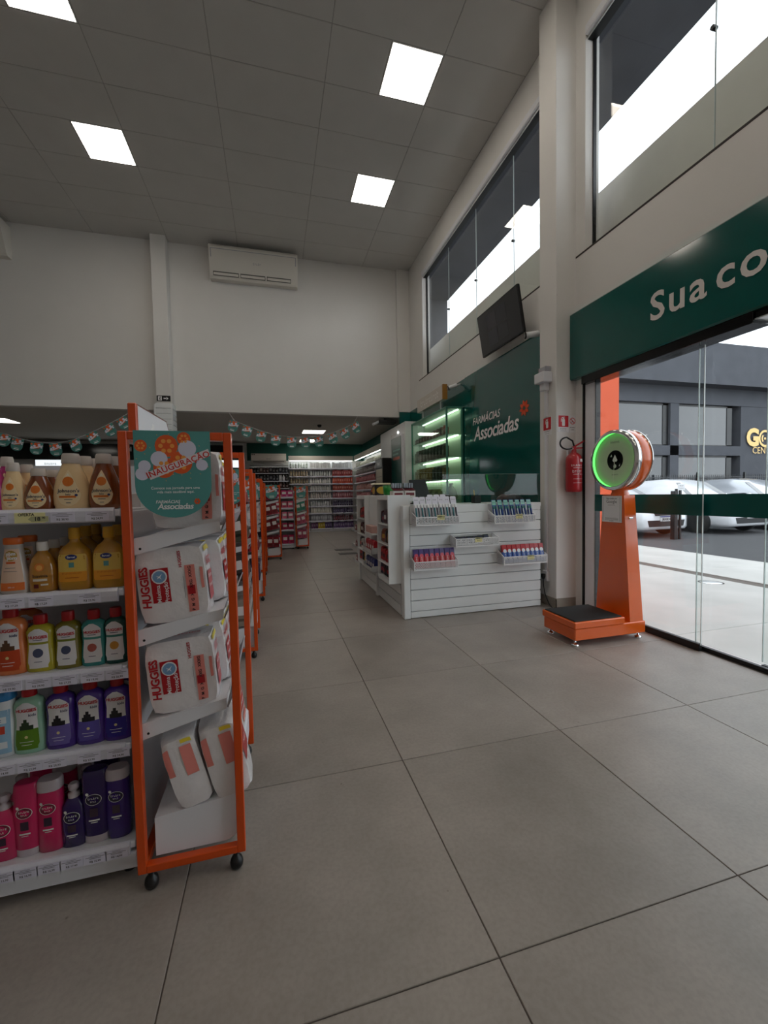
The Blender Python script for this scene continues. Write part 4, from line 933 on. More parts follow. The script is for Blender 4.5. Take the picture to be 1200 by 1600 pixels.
# ------------------------------------------------------------------ diaper packs
PKW = mat('pack_film_white', rgb(232, 229, 230), .22, coat=.5, noise=.03, nscale=14, bump=.5, bscale=22)
PKR = C(178, 22, 34, .3); PKP = C(230, 140, 130, .3); PKY = C(236, 214, 60, .3); PKB = C(120, 160, 200, .3); PKT = C(210, 60, 60, .3)
def pack_body(b, w, d, h, bulge=.008, puff=.03):
    # soft plastic pack centred in x and y standing on z = 0
    n = 9; faces = []
    def S(u, v, wv):     # superellipsoid-like softening of a cube -1..1
        x, y, z = u, v, wv
        def soft(a, p, q): return a*(1-.07*(abs(p)**6)*(abs(q)**6)-.016*(p**6+q**6))
        X, Y, Z = soft(x, y, z), soft(y, x, z), soft(z, x, y)
        wob = .012*math.sin(7*x+3*z)*math.cos(5*z+2*y)+.008*math.sin(13*z+4*x)
        return Vector((X*w/2*(1+wob*.5), Y*d/2*(1+wob+.06*(1-x*x)*(1-z*z)), h/2+Z*h/2*(1+wob*.3)))
    for ax in range(3):
        for sgn in (-1, 1):
            vs = []
            for i in range(n):
                for j in range(n):
                    a, c_ = -1+2*i/(n-1), -1+2*j/(n-1); t3 = [0, 0, 0]; t3[ax] = sgn; t3[(ax+1) % 3] = a; t3[(ax+2) % 3] = c_; vs.append(S(*t3))
            b.add(vs, [(i*n+j, (i+1)*n+j, (i+1)*n+j+1, i*n+j+1) for i in range(n-1) for j in range(n-1)], True)
    return S
def patch(b, fn, u0, u1, v0, v1, nu=4, nv=4):
    vs = [fn(u0+(u1-u0)*i/nu, v0+(v1-v0)*j/nv) for i in range(nu+1) for j in range(nv+1)]
    b.add(vs, [(i*(nv+1)+j, (i+1)*(nv+1)+j, (i+1)*(nv+1)+j+1, i*(nv+1)+j+1) for i in range(nu) for j in range(nv)], True)
def diaper_pack(w, d, h, size_word, label, group=None, style='front'):
    t = thing('diaper_pack', label, 'diaper pack', (0, 0, 0), group)
    b = MB().m(PKW); S = pack_body(b, w, d, h); b.build('pack', t)
    def F(o): return lambda u, v: S(u*2/w, -1, v*2/h)+Vector((0, -o, 0))          # front, metres from the centre
    def E_(o): return lambda u, v: S(1, u*2/d, v*2/h)+Vector((o, 0, 0))           # +x side
    def rot(fn): return lambda u, v: fn(-v, u)
    b = MB()
    if style == 'front':
        f1, f2, f3 = F(.0025), F(.0045), F(.0055)
        b.m(PKR); patch(b, f1, -w*.30, -w*.03, -h*.22, h*.24, 4, 6)
        b.m(PWHITE); b.sheet([(f_[0]-w*.165, f_[1]+h*.13) for f_ in disc(0, 0, w*.115, 16)], f2); b.m(PKB); b.sheet([(f_[0]-w*.165, f_[1]+h*.13) for f_ in disc(0, 0, w*.095, 16)], f3); b.m(PWHITE)
        b.sheet([(-w*.21, h*.15), (-w*.165, h*.135), (-w*.12, h*.17), (-w*.15, h*.125), (-w*.13, h*.09), (-w*.165, h*.12), (-w*.2, h*.10), (-w*.18, h*.13)], F(.0065))
        b.text('Máxima', w*.092, lambda u, v: f2(-w*.20-v, -h*.10+u), bold=.01); b.text('Proteção', w*.092, lambda u, v: f2(-w*.085-v, -h*.085+u), bold=.01)
        b.m(PKR); b.text('HUGGIES', w*.17, lambda u, v: f1(-w*.385-v, -h*.0+u), bold=.035, spacing=.95)
        b.m(PKP); patch(b, f1, w*.21, w*.36, -h*.40, h*.24, 3, 8)
        b.m(PRINT); b.text(size_word, w*.065, lambda u, v: f2(w*.285-v, -h*.08+u), bold=.02)
        b.m(PKR); patch(b, f2, w*.225, w*.335, -h*.16, -h*.04, 2, 2)
        b.m(PKP); patch(b, f1, w*.43, w*.475, -h*.1, h*.2, 1, 4)
        b.m(PKR); b.text('HUGGIES', w*.065, lambda u, v: f1(w*.155-v, h*.33+u), bold=.03)
        b.m(PRINTG); b.sheet([(w*.175, -h*.2), (w*.18, -h*.2), (w*.18, h*.1), (w*.175, h*.1)], f1)
        b.m(PKR); b.text('HUGGIES', w*.16, lambda u, v: S((u)*2/w, (-.35)+(v)*2/d*.5, 1)+Vector((0, 0, .003)), bold=.03)
        b.build('front_print', t); b = MB()
        e1, e2 = E_(.003), E_(.0045)
        b.m(PKR); b.text('HUGGIES', h*.16, lambda u, v: e1(d*.1+u*.62, h*.24+v), bold=.03); patch(b, e1, -d*.3, d*.4, -h*.3, h*.1, 3, 3); b.m(PWHITE); b.text('Máxima', h*.08, lambda u, v: e2(u, h*.03+v)); b.text('Proteção', h*.08, lambda u, v: e2(u, -h*.1+v)); b.m(PKY); patch(b, e1, -d*.4, d*.45, h*.40, h*.47, 2, 1)
        b.build('side_print', t)
    elif style == 'wide':          # big red and white face towards +x
        e1, e2 = E_(.003), E_(.0045)
        b.m(PKR); b.text('HUGGIES', d*.2, lambda u, v: e1(u, h*.25+v), bold=.035); patch(b, e1, -d*.36, d*.30, -h*.22, h*.1, 4, 4)
        b.m(PWHITE); b.text('Máxima', d*.13, lambda u, v: e2(-d*.04+u, h*.03+v), bold=.01); b.text('Proteção', d*.13, lambda u, v: e2(-d*.04+u, -h*.1+v), bold=.01)
        b.m(PKY); patch(b, e1, -d*.45, d*.45, h*.41, h*.475, 3, 1); b.m(PKP); patch(b, e1, -d*.3, d*.3, -h*.42, -h*.3, 3, 1); b.build('side_print', t); b = MB()
        f1 = F(.003); b.m(PKP); patch(b, f1, -w*.1, w*.25, -h*.05, h*.33, 2, 4); b.m(PKY); patch(b, f1, -w*.1, w*.3, h*.4, h*.49, 2, 1); b.build('front_print', t)
    else:                          # leaning pack seen end on
        f1 = F(.003); b.m(PKP); patch(b, f1, w*.02, w*.36, -h*.03, h*.40, 3, 6); patch(b, f1, -w*.48, -w*.30, h*.02, h*.42, 2, 6); b.m(PKY); patch(b, f1, w*.1, w*.42, h*.44, h*.49, 2, 1); b.build('front_print', t); b = MB()
        e1, e2 = E_(.003), E_(.0045); b.m(PKR); b.text('HUGGIES', h*.15, lambda u, v: e1(v*.8-d*.2, h*.1+u) if False else e1(u*.5, h*.33+v), bold=.03); patch(b, e1, -d*.4, d*.4, -h*.15, h*.22, 3, 3); b.m(PWHITE); b.text('Proteção', h*.07, lambda u, v: e2(u, v+h*.05)); b.build('side_print', t)
    return t
SZ = 'P  M  G  XG  XXG  XXXG'
# ------------------------------------------------------------------ bottles
def bottle(name, label, cat, rings, cap_rings, body_m, cap_m, lab=None, n=22, group=None, closed=True, extra=None):
    # rings: (z, half width, half depth, exponent)
    t = thing(name, label, cat, (0, 0, 0), group)
    def ringpts(z, w, d, e):
        P = []
        for i in range(n):
            a = 2*PI*i/n; c_, s_ = math.cos(a), math.sin(a); P.append(Vector((w*math.copysign(abs(c_)**(2/e), c_), d*math.copysign(abs(s_)**(2/e), s_), z)))
        return P
    def loft(b, rs):
        vs = [p for r in rs for p in ringpts(*r)]
        b.add(vs, [(k*n+i, k*n+(i+1) % n, (k+1)*n+(i+1) % n, (k+1)*n+i) for k in range(len(rs)-1) for i in range(n)], True); b.add(vs[:n], [tuple(range(n))]); b.add(vs[-n:], [tuple(range(n))])
    b = MB().m(body_m); loft(b, rings); b.build('body', t)
    if cap_rings: b = MB().m(cap_m); loft(b, cap_rings); b.build('cap', t)
    def at(z):
        for r0, r1 in zip(rings[:-1], rings[1:]):
            if r0[0] <= z <= r1[0]:
                k = (z-r0[0])/max(1e-6, r1[0]-r0[0]); return [r0[i]+(r1[i]-r0[i])*k for i in range(4)]
        return rings[-1]
    def surf(o):
        def f(u, v):
            z, w, d, e = at(v); q = min(.97, abs(u)/w); y = d*(1-q**e)**(1/e); return Vector((max(-w*.97, min(w*.97, u)), -y-o, v))
        return f
    if lab: lab(t, surf, at)
    if extra: extra(t)
    return t
def label_shape(t, surf, half, z0, z1, M, o=.0008, rows=14, cols_=6, name='label', cx=0):
    b = MB().m(M); f = surf(o); vs = []
    for i in range(rows+1):
        z = z0+(z1-z0)*i/rows; hw = max(.0005, half(i/rows))
        for j in range(cols_+1): vs.append(f(cx-hw+2*hw*j/cols_, z))
    b.add(vs, [(i*(cols_+1)+j, i*(cols_+1)+j+1, (i+1)*(cols_+1)+j+1, (i+1)*(cols_+1)+j) for i in range(rows) for j in range(cols_)], True)
    return b.build(name, t)
def scale_rings(R, w, d, h): return [(z*h, a*w, c_*d, e) for z, a, c_, e in R]
AMB = mat('amber_liquid', rgb(126, 58, 14), .12, coat=.8); CREAM = mat('cream_lotion', rgb(244, 212, 160), .22, coat=.6); FCAP = mat('frosted_cap', rgb(206, 198, 190), .3, coat=.3)
OIL = mat('yellow_oil', rgb(196, 142, 40), .1, coat=.9); OILL = mat('amber_oil', rgb(190, 132, 44), .1, coat=.9); MILK = mat('milky_grey', rgb(196, 188, 180), .3, coat=.5)
TEAR = [(0, .78, .8, 2.4), (.02, .9, .92, 2.4), (.10, .98, 1, 2.3), (.25, 1, 1, 2.2), (.42, .94, .95, 2.1), (.58, .80, .84, 2.1), (.72, .60, .70, 2), (.80, .50, .62, 2), (.82, .47, .6, 2)]
TCAP = [(.82, .50, .66, 2), (.84, .52, .68, 2), (.96, .48, .64, 2), (1, .42, .56, 2)]
def tear_label(w, h, word=True):
    def f(t, surf, at):
        label_shape(t, surf, lambda k: w*.64*(math.sqrt(max(.02, 1-((k-.34)/.34)**2)) if k < .34 else max(.01, 1-(k-.34)/.66)**.8), h*.07, h*.70, C(246, 222, 178), .0008, rows=18)
        b = MB().m(C(226, 122, 34)); q = surf(.0014); b.sheet([(u, v+h*.50) for u, v in disc(0, 0, w*.30, 14)], q); b.m(C(250, 240, 220)); b.sheet([(-w*.12, h*.585), (0, h*.65), (w*.12, h*.585), (0, h*.6)], surf(.0018))
        b.m(C(38, 40, 70)); b.text("Johnson's", w*.30, lambda u, v: surf(.0016)(u, v+h*.335), bold=.015, shear=.1); b.text('baby', w*.15, lambda u, v: surf(.0016)(u, v+h*.275), bold=.02)
        b.m(C(226, 122, 34)); patch(b, surf(.0013), -w*.5, w*.4, h*.215, h*.25, 5, 1); b.m(C(30, 50, 110)); b.sheet([(w*.42+u, h*.26+v) for u, v in disc(0, 0, w*.08, 10)], surf(.0018)); b.m(PRINTG); patch(b, surf(.0013), -w*.22, w*.22, h*.18, h*.19, 3, 1); patch(b, surf(.0013), -w*.12, w*.12, h*.12, h*.132, 3, 1)
        b.build('label_print', t)
    return f
def tear(wm, w, d, h, label, group=None):
    return bottle('lotion_bottle', label, 'bottle', scale_rings(TEAR, w, d, h), scale_rings(TCAP, w, d, h), wm, FCAP, tear_label(w, h), group=group)
OILR = [(0, .9, .85, 3), (.02, .97, .95, 3), (.1, 1, 1, 2.8), (.5, .97, 1, 2.6), (.62, .88, .95, 2.5), (.70, .66, .8, 2.3), (.75, .42, .55, 2), (.78, .30, .42, 2), (.82, .30, .42, 2)]
OCAP = [(.82, .34, .48, 2), (.83, .35, .5, 2), (.99, .33, .48, 2), (1, .30, .44, 2)]
def oil(w, d, h, label, group=None, dup=False):
    def lab(t, surf, at):
        label_shape(t, surf, lambda k: w*(.80 if .06 < k < .94 else .74), h*.14, h*.58, C(232, 196, 92), .0008)
        label_shape(t, surf, lambda k: w*(.80 if k > .1 else .74), h*.14, h*.30, C(238, 160, 40), .0012, rows=6, name='label_band')
        b = MB().m(C(30, 40, 120)); q = surf(.0016); b.sheet([(u*1.9, v+h*.535) for u, v in disc(0, 0, w*.18, 14)], q); b.m(PWHITE); b.text('Baruel', w*.18, lambda u, v: surf(.002)(u, v+h*.535), bold=.02); b.m(C(90, 150, 150)); patch(b, surf(.0015), -w*.15, w*.15, h*.37, h*.45, 2, 2)
        b.m(C(196, 90, 20)); b.glyphs(w*.13, lambda u, v: surf(.0018)(u, v+h*.275), 14); patch(b, surf(.0018), -w*.4, w*.4, h*.20, h*.21, 3, 1); b.build('label_print', t)
    return bottle('bath_oil_bottle', label, 'bottle', scale_rings(OILR, w, d, h), scale_rings(OCAP, w, d, h), OIL, C(224, 168, 40, .35), lab, group=group)
LIONR = [(0, .9, .85, 2.4), (.03, 1, .95, 2.4), (.25, 1, 1, 2.2), (.5, .95, .98, 2.2), (.66, .78, .85, 2.2), (.76, .52, .62, 2), (.80, .36, .48, 2), (.82, .34, .46, 2)]
LCAP = [(.82, .40, .54, 2), (.84, .42, .56, 2), (.98, .40, .54, 2), (1, .37, .5, 2)]
def lion(w, d, h, label, group=None):
    def lab(t, surf, at):
        b = MB().m(C(226, 130, 50)); q = surf(.001); b.sheet([(u, v+h*.5) for u, v in disc(0, 0, w*.34, 14)], q); b.m(C(244, 180, 90)); b.sheet([(u, v+h*.49) for u, v in disc(0, 0, w*.22, 14)], surf(.0014)); b.m(C(60, 40, 24)); b.text('Suavinia', w*.34, lambda u, v: surf(.0016)(u, v+h*.32), bold=.02); b.m(C(240, 230, 210)); patch(b, surf(.0014), -w*.5, w*.5, h*.22, h*.265, 4, 1); patch(b, surf(.0014), w*.05, w*.55, h*.13, h*.165, 3, 1); b.m(C(110, 30, 20)); patch(b, surf(.0014), -w*.45, -w*.1, h*.08, h*.16, 2, 2); b.build('label_print', t)
    return bottle('baby_shampoo_bottle', label, 'bottle', scale_rings(LIONR, w, d, h), scale_rings(LCAP, w, d, h), OILL, C(236, 232, 226, .35), lab, group=group)
POMR = [(0, .95, .92, 2.3), (.03, 1, 1, 2.3), (.12, 1, 1, 2.2), (.35, .9, .94, 2.2), (.6, .72, .82, 2.2), (.80, .60, .72, 2.2), (.88, .60, .72, 2.2)]
POMC = [(.88, .62, .76, 2.2), (.89, .66, .8, 2.2), (.98, .66, .8, 2.2), (1, .6, .74, 2.2)]
def pom(w, d, h, label, group=None):
    def lab(t, surf, at):
        label_shape(t, surf, lambda k: at(h*(.06+.76*k))[1]*.80, h*.06, h*.80, C(232, 200, 176), .0008); label_shape(t, surf, lambda k: w*.80, h*.06, h*.2, C(232, 120, 50), .0012, rows=4, name='label_band')
        b = MB().m(C(190, 150, 60)); b.sheet([(u, v+h*.68) for u, v in disc(0, 0, w*.42, 14)], surf(.0016)); b.m(PWHITE); b.text('pom', w*.36, lambda u, v: surf(.002)(u, v+h*.715), bold=.04); b.text('pom', w*.36, lambda u, v: surf(.002)(u+w*.08, v+h*.64), bold=.04); b.m(C(214, 96, 40)); patch(b, surf(.0016), -w*.3, w*.3, h*.54, h*.575, 3, 1); b.m(PRINTG); patch(b, surf(.0016), -w*.38, w*.3, h*.46, h*.468, 3, 1); patch(b, surf(.0016), -w*.5, w*.4, h*.40, h*.408, 3, 1); b.m(PWHITE); b.text('200 ml', w*.16, lambda u, v: surf(.002)(u, v+h*.12)); b.build('label_print', t)
    return bottle('baby_soap_bottle', label, 'bottle', scale_rings(POMR, w, d, h), scale_rings(POMC, w, d, h), MILK, C(226, 110, 40, .35), lab, group=group)
HUGR = [(0, .92, .9, 2.5), (.02, .98, .97, 2.5), (.10, 1, 1, 2.4), (.25, .97, .98, 2.3), (.42, .88, .9, 2.3), (.52, .86, .88, 2.3), (.62, .9, .92, 2.3), (.71, .92, .95, 2.3), (.78, .78, .86, 2.2), (.82, .5, .62, 2), (.835, .38, .5, 2)]
HUGC = [(.835, .42, .56, 2.2), (.845, .44, .58, 2.2), (.965, .44, .58, 2.2), (1, .40, .5, 2.2)]
REDC = C(176, 20, 28, .3)
def hug(w, d, h, bm_, band, label, group=None, kids=True, pic=None):
    def lab(t, surf, at):
        def half(k):
            z = h*(.07+.70*k); return at(z)[1]*.70*(1 if .08 < k < .86 else (.86 if k <= .08 else max(.25, 1-((k-.86)/.14)**2)))
        label_shape(t, surf, half, h*.07, h*.77, C(232, 230, 232), .0008)
        if kids: label_shape(t, surf, lambda k: at(h*(.07+.30*k))[1]*.70*(1 if k > .15 else .88), h*.07, h*.37, band, .0012, rows=8, name='label_band')
        else: label_shape(t, surf, lambda k: at(h*.5)[1]*.72, h*.49, h*.53, band, .0012, rows=2, name='label_band')
        b = MB().m(C(196, 24, 40)); b.text('HUGGIES', w*.30, lambda u, v: surf(.0018)(u, v+h*(.655 if kids else .62)), bold=.035, spacing=.95)
        b.m(C(40, 50, 90))
        if kids: b.text('kids', w*.26, lambda u, v: surf(.0018)(u+w*.35, v+h*.58), bold=.02, shear=.1)
        else: patch(b, surf(.0014), -w*.3, w*.3, h*.565, h*.575, 3, 1); patch(b, surf(.0014), -w*.25, w*.25, h*.18, h*.19, 3, 1)
        if pic:
            b.m(pic)
            if kids: patch(b, surf(.0016), -w*.40, w*.40, h*.365, h*.43, 4, 1); patch(b, surf(.0016), -w*.28, w*.16, h*.43, h*.475, 3, 1); patch(b, surf(.0016), -w*.16, w*.04, h*.475, h*.52, 2, 1)
            else: b.sheet([(u, v+h*.34) for u, v in disc(0, 0, w*.34, 14)], surf(.0016))
        if kids: b.m(C(226, 210, 150)); b.sheet([(u, v+h*.26) for u, v in disc(0, 0, w*.1, 12)], surf(.0022)); b.m(PWHITE); patch(b, surf(.0022), -w*.4, w*.4, h*.185, h*.192, 3, 1); patch(b, surf(.0022), -w*.3, w*.3, h*.14, h*.147, 3, 1)
        b.build('label_print', t)
    return bottle('kids_shampoo_bottle', label, 'bottle', scale_rings(HUGR, w, d, h), scale_rings(HUGC, w, d, h), bm_, REDC, lab, group=group)
SHR = [(0, .94, .9, 2.6), (.01, 1, 1, 2.6), (.3, 1, 1, 2.6), (.6, .97, .98, 2.6), (.82, .92, .94, 2.6), (.85, .9, .92, 2.6)]
def shampoo(w, d, h, bm_, capm, badge, label, group=None, capdown=False, pump=False):
    def lab(t, surf, at):
        b = MB().m(badge); zc = h*(.62 if not pump else .5); b.sheet([(u, v*.8+zc) for u, v in disc(0, 0, w*.58, 16)], surf(.001)); b.m(PWHITE)
        ring = disc(0, 0, w*.60, 20); inn = disc(0, 0, w*.56, 20)
        for k in range(20): b.sheet([(ring[k][0], ring[k][1]*.8+zc), (ring[(k+1) % 20][0], ring[(k+1) % 20][1]*.8+zc), (inn[(k+1) % 20][0], inn[(k+1) % 20][1]*.8+zc), (inn[k][0], inn[k][1]*.8+zc)], surf(.0014))
        b.glyphs(w*.22, lambda u, v: surf(.0016)(u, v+zc+w*.1), 6); b.glyphs(w*.18, lambda u, v: surf(.0016)(u, v+zc-w*.16), 4); b.sheet([(-w*.45+u, v+zc+w*.5) for u, v in disc(0, 0, w*.13, 10)], surf(.0016))
        patch(b, surf(.0014), -w*.4, w*.4, zc-h*.30, zc-h*.28, 3, 1); patch(b, surf(.0014), -w*.25, w*.25, zc-h*.325, zc-h*.315, 3, 1); b.m(C(60, 40, 60)); patch(b, surf(.0014), -w*.3, w*.3, zc-h*.24, zc-h*.12, 3, 3); b.build('label_print', t)
    CLEAR = mat('clear_cap', rgb(200, 190, 196), .15, coat=.5)
    if pump:
        R = scale_rings([(0, .94, .9, 2.4), (.01, 1, 1, 2.4), (.45, 1, 1, 2.4), (.66, .88, .92, 2.3), (.74, .6, .7, 2.1), (.78, .42, .55, 2)], w, d, h); Cp = scale_rings([(.78, .44, .6, 2), (.84, .44, .6, 2), (.86, .2, .3, 2), (.90, .2, .3, 2), (.905, .40, .55, 2), (.97, .42, .58, 2), (1, .3, .4, 2)], w, d, h); capm = CLEAR
    elif capdown:
        R = scale_rings([(.10, .92, .92, 2.6), (.12, .98, .98, 2.6), (.6, 1, 1, 2.6), (.9, .97, .96, 2.6), (.985, .9, .85, 2.6), (1, .8, .7, 2.6)], w, d, h); Cp = scale_rings([(0, .92, .9, 2.6), (.01, .96, .94, 2.6), (.10, .94, .94, 2.6)], w, d, h); capm = CLEAR
    else:
        R = scale_rings(SHR, w, d, h); Cp = scale_rings([(.85, .94, .98, 2.6), (.86, .96, 1, 2.6), (.97, .93, .97, 2.6), (1, .84, .85, 2.6)], w, d, h); capm = capm or CLEAR
    return bottle('shampoo_bottle', label, 'bottle', R, Cp, bm_, capm, lab, group=group)
# ------------------------------------------------------------------ first gondola
SH = [1.188, .940, .695, .446, .122]
def lx(px, i): return aty(px, 1000, 1.44).x
lab = []
for i, row in enumerate([[(-8, 'R$ 21,89', 0), (47, '', 1), (98, 'R$ 38,90', 0), (152, 'R$ 24,99', 0), (-60, 'R$ 19,90', 0)], [(18, 'R$ 17,29', 0), (64, 'R$ 17,29', 0), (140, 'R$ 23,90', 0), (-40, 'R$ 12,90', 0)], [(14, 'R$ 29,90', 0), (60, 'R$ 29,90', 0), (102, 'R$ 27,39', 0), (145, 'R$ 19,90', 0), (184, 'R$ 26,90', 0), (-40, 'R$ 18,90', 0)], [(3, 'R$ 14,99', 0), (47, 'R$ 22,99', 0), (86, 'R$ 20,90', 0), (140, 'R$ 23,90', 0), (186, 'R$ 24,90', 0)], [(3, 'R$ 12,99', 0), (40, 'R$ 16,99', 0), (77, 'R$ 16,99', 0), (113, 'R$ 17,49', 0), (150, 'R$ 15,99', 0), (184, 'R$ 14,99', 0)]]):
    lab.append([(aty(px, [810, 940, 1070, 1200, 1368][i], 1.436).x, pr, of) for px, pr, of in row])
gondola(1.45, -.452, 1.9, 'white gondola shelving with baby bottles in front of the orange end cap', SH, labels=lab)
def onshelf(proto, px, i, back=0, label=None, row=.135, y0=1.452, first=True, sc=1, rz=0, dx=0):
    # stands a bottle and its copies behind it on shelf i below the pixel column px
    pyy = [800, 925, 1050, 1170, 1335][i]
    base = aty(px, pyy, y0+.05); out = []
    half = max(abs(v.co.x) for v in proto.children[0].data.vertices); base.x = min(base.x, -.462-half)
    for k in range(back+1):
        o = proto if (k == 0 and first) else copy_tree(proto)
        o.location = (base.x+dx, y0+.05+k*row*.55, SH[i]+.0005); o.rotation_euler = (0, 0, rz); o.scale = (sc, sc, sc)
        if label: o['label'] = label if (k == 0 or back == 0) else label+', %s' % ['', 'second row', 'third row', 'fourth row'][min(k, 3)]
        out.append(o)
    return out
G = 'bottles in a row on the gondola'
# shelf 1
pk = tear(C(190, 50, 130, .15, .6), .034, .024, .17, 'purple pink baby shampoo bottle at the far left of the top shelf', None)
onshelf(pk, -8, 0, 1, 'purple pink teardrop bottle on the top shelf beside the cream ones')
a = tear(CREAM, .034, .023, .146, '', None); onshelf(a, 24, 0, 1, 'small cream teardrop lotion bottle on the top shelf')
a = tear(AMB, .041, .027, .128, '', None); onshelf(a, 64, 0, 2, 'short amber teardrop bottle on the top shelf between two cream ones')
a = tear(CREAM, .050, .030, .174, '', None); onshelf(a, 115, 0, 2, 'large cream teardrop lotion bottle on the top shelf', row=.16)
a = tear(AMB, .046, .030, .174, '', None); onshelf(a, 166, 0, 1, 'large amber teardrop bottle on the top shelf behind the orange post', row=.16)
# shelf 2
a = pom(.038, .025, .168, '', None); onshelf(a, 26, 1, 1, 'white conical bottle with an orange cap on the second shelf'); onshelf(a, -22, 1, 0, 'white conical bottle with an orange cap at the end of the second shelf', first=False)
a = lion(.037, .024, .152, '', None); onshelf(a, 70, 1, 3, 'amber shampoo bottle with a white cap and a lion face', row=.13)
a = oil(.047, .030, .192, '', None); onshelf(a, 121, 1, 2, 'yellow bath bottle with a yellow cap on the second shelf', row=.15); onshelf(a, 174, 1, 1, 'yellow bath bottle with a yellow cap behind the orange post', first=False, row=.15)
# shelf 3
a = hug(.0445, .028, .205, C(226, 130, 74, .2, .5), C(196, 70, 30), '', None, True, C(90, 60, 40)); onshelf(a, 22, 2, 1, 'orange kids bottle with a red cap on the third shelf', row=.17)
onshelf(a, -32, 2, 0, 'orange kids bottle with a red cap at the end of the third shelf', first=False)
a = hug(.041, .026, .172, C(190, 178, 50, .15, .6), C(150, 150, 40), '', None, False, C(70, 80, 110)); onshelf(a, 68, 2, 0, 'bright yellow baby bottle with a red cap on the third shelf')
a = hug(.039, .026, .176, C(128, 118, 30, .15, .7), C(120, 130, 40), '', None, False, C(70, 80, 110)); onshelf(a, 111, 2, 0, 'olive yellow baby bottle with a red cap on the third shelf')
a = hug(.038, .026, .174, C(54, 150, 146, .15, .6), C(70, 150, 140), '', None, False, C(180, 90, 80)); onshelf(a, 151, 2, 0, 'teal baby bottle with a red cap on the third shelf')
a = hug(.038, .026, .176, C(10, 74, 66, .12, .7), C(60, 130, 120), '', None, False, C(214, 150, 60)); onshelf(a, 190, 2, 0, 'dark green baby bottle with a red cap next to the orange post')
# shelf 4
a = hug(.0445, .028, .205, C(150, 196, 168, .2, .5), C(96, 140, 30), '', None, True, C(40, 60, 36)); onshelf(a, 51, 3, 0, 'pale green kids bottle with a red cap on the fourth shelf')
PUR = C(74, 44, 140, .18, .5)
a = hug(.0445, .028, .205, PUR, C(110, 96, 170), '', None, True, C(24, 22, 30)); onshelf(a, 100, 3, 0, 'purple kids bottle with a pale violet label foot')
a2 = hug(.0445, .028, .205, C(80, 52, 150, .18, .5), C(96, 84, 176), '', None, True, C(20, 20, 28)); onshelf(a2, 146, 3, 0, 'purple kids bottle with a mid violet label foot')
a3 = hug(.0435, .028, .205, C(76, 44, 146, .18, .5), C(40, 24, 140), '', None, True, C(26, 24, 26)); onshelf(a3, 190, 3, 1, 'purple kids bottle with a deep blue label foot', row=.16, dx=.0)
def blue_lab(t, surf, at):
    h = .2; w = .04; label_shape(t, surf, lambda k: w*.8, h*.06, h*.72, C(150, 190, 216), .0008); b = MB().m(C(232, 240, 244)); patch(b, surf(.0014), -w*.6, w*.6, h*.52, h*.62, 3, 2); b.m(C(206, 70, 50)); patch(b, surf(.0014), -w*.6, w*.5, h*.36, h*.48, 3, 2); b.m(C(30, 60, 120)); b.glyphs(w*.3, lambda u, v: surf(.002)(u, v+h*.57), 4); b.m(C(230, 236, 240)); patch(b, surf(.0014), -w*.6, w*.6, h*.14, h*.24, 3, 2); b.build('label_print', t)
a = bottle('soap_bottle', '', 'bottle', scale_rings(SHR, .04, .028, .2), scale_rings([(.85, .94, .98, 2.6), (.86, .98, 1, 2.6), (.99, .95, .98, 2.6), (1, .9, .9, 2.6)], .04, .028, .2), C(232, 236, 238), C(50, 130, 190), blue_lab); onshelf(a, 6, 3, 1, 'white bottle with a blue cap and blue picture label on the fourth shelf', row=.16)
# shelf 5
PNK = C(206, 36, 96, .25, .4); DPU = C(44, 20, 92, .25, .4); BDG = C(120, 16, 50); BDP = C(24, 14, 50)
a = shampoo(.040, .026, .195, PNK, None, BDG, '', None, pump=True); onshelf(a, 12, 4, 1, 'pink cream bottle with a pale pump top on the lowest shelf', row=.17)
a = shampoo(.036, .026, .225, PNK, None, BDG, '', None, capdown=True); onshelf(a, 49, 4, 1, 'pink conditioner bottle standing on its clear cap', row=.17)
a = shampoo(.036, .026, .225, PNK, None, BDG, '', None); onshelf(a, 85, 4, 1, 'pink shampoo bottle with a clear top cap', row=.17)
a = shampoo(.037, .026, .195, DPU, None, BDP, '', None, pump=True); onshelf(a, 121, 4, 1, 'dark purple cream bottle with a pale pump top on the lowest shelf', row=.17)
a = shampoo(.038, .027, .232, DPU, None, BDP, '', None, capdown=True); onshelf(a, 156, 4, 1, 'dark purple conditioner bottle standing on its clear cap', row=.17)
a = shampoo(.036, .026, .225, C(58, 30, 120, .25, .4), None, BDP, '', None); onshelf(a, 190, 4, 0, 'purple shampoo bottle with a clear cap next to the orange post')
a = bottle('honey_bottle', '', 'bottle', scale_rings(SHR, .035, .026, .2), scale_rings([(.85, .94, .98, 2.6), (1, .9, .9, 2.6)], .035, .026, .2), C(190, 120, 20, .2, .5), C(180, 150, 110)); onshelf(a, -18, 4, 0, 'golden brown bottle at the end of the lowest shelf')
# ------------------------------------------------------------------ first end cap
XE0, XE1, YE0, YE1 = -.437, -.12, 1.388, 2.025
endcap(XE0, XE1, YE0, YE1, 'tall orange tube end cap rack stacked with diaper packs beside the bottle gondola', [1.095, .81, .515])
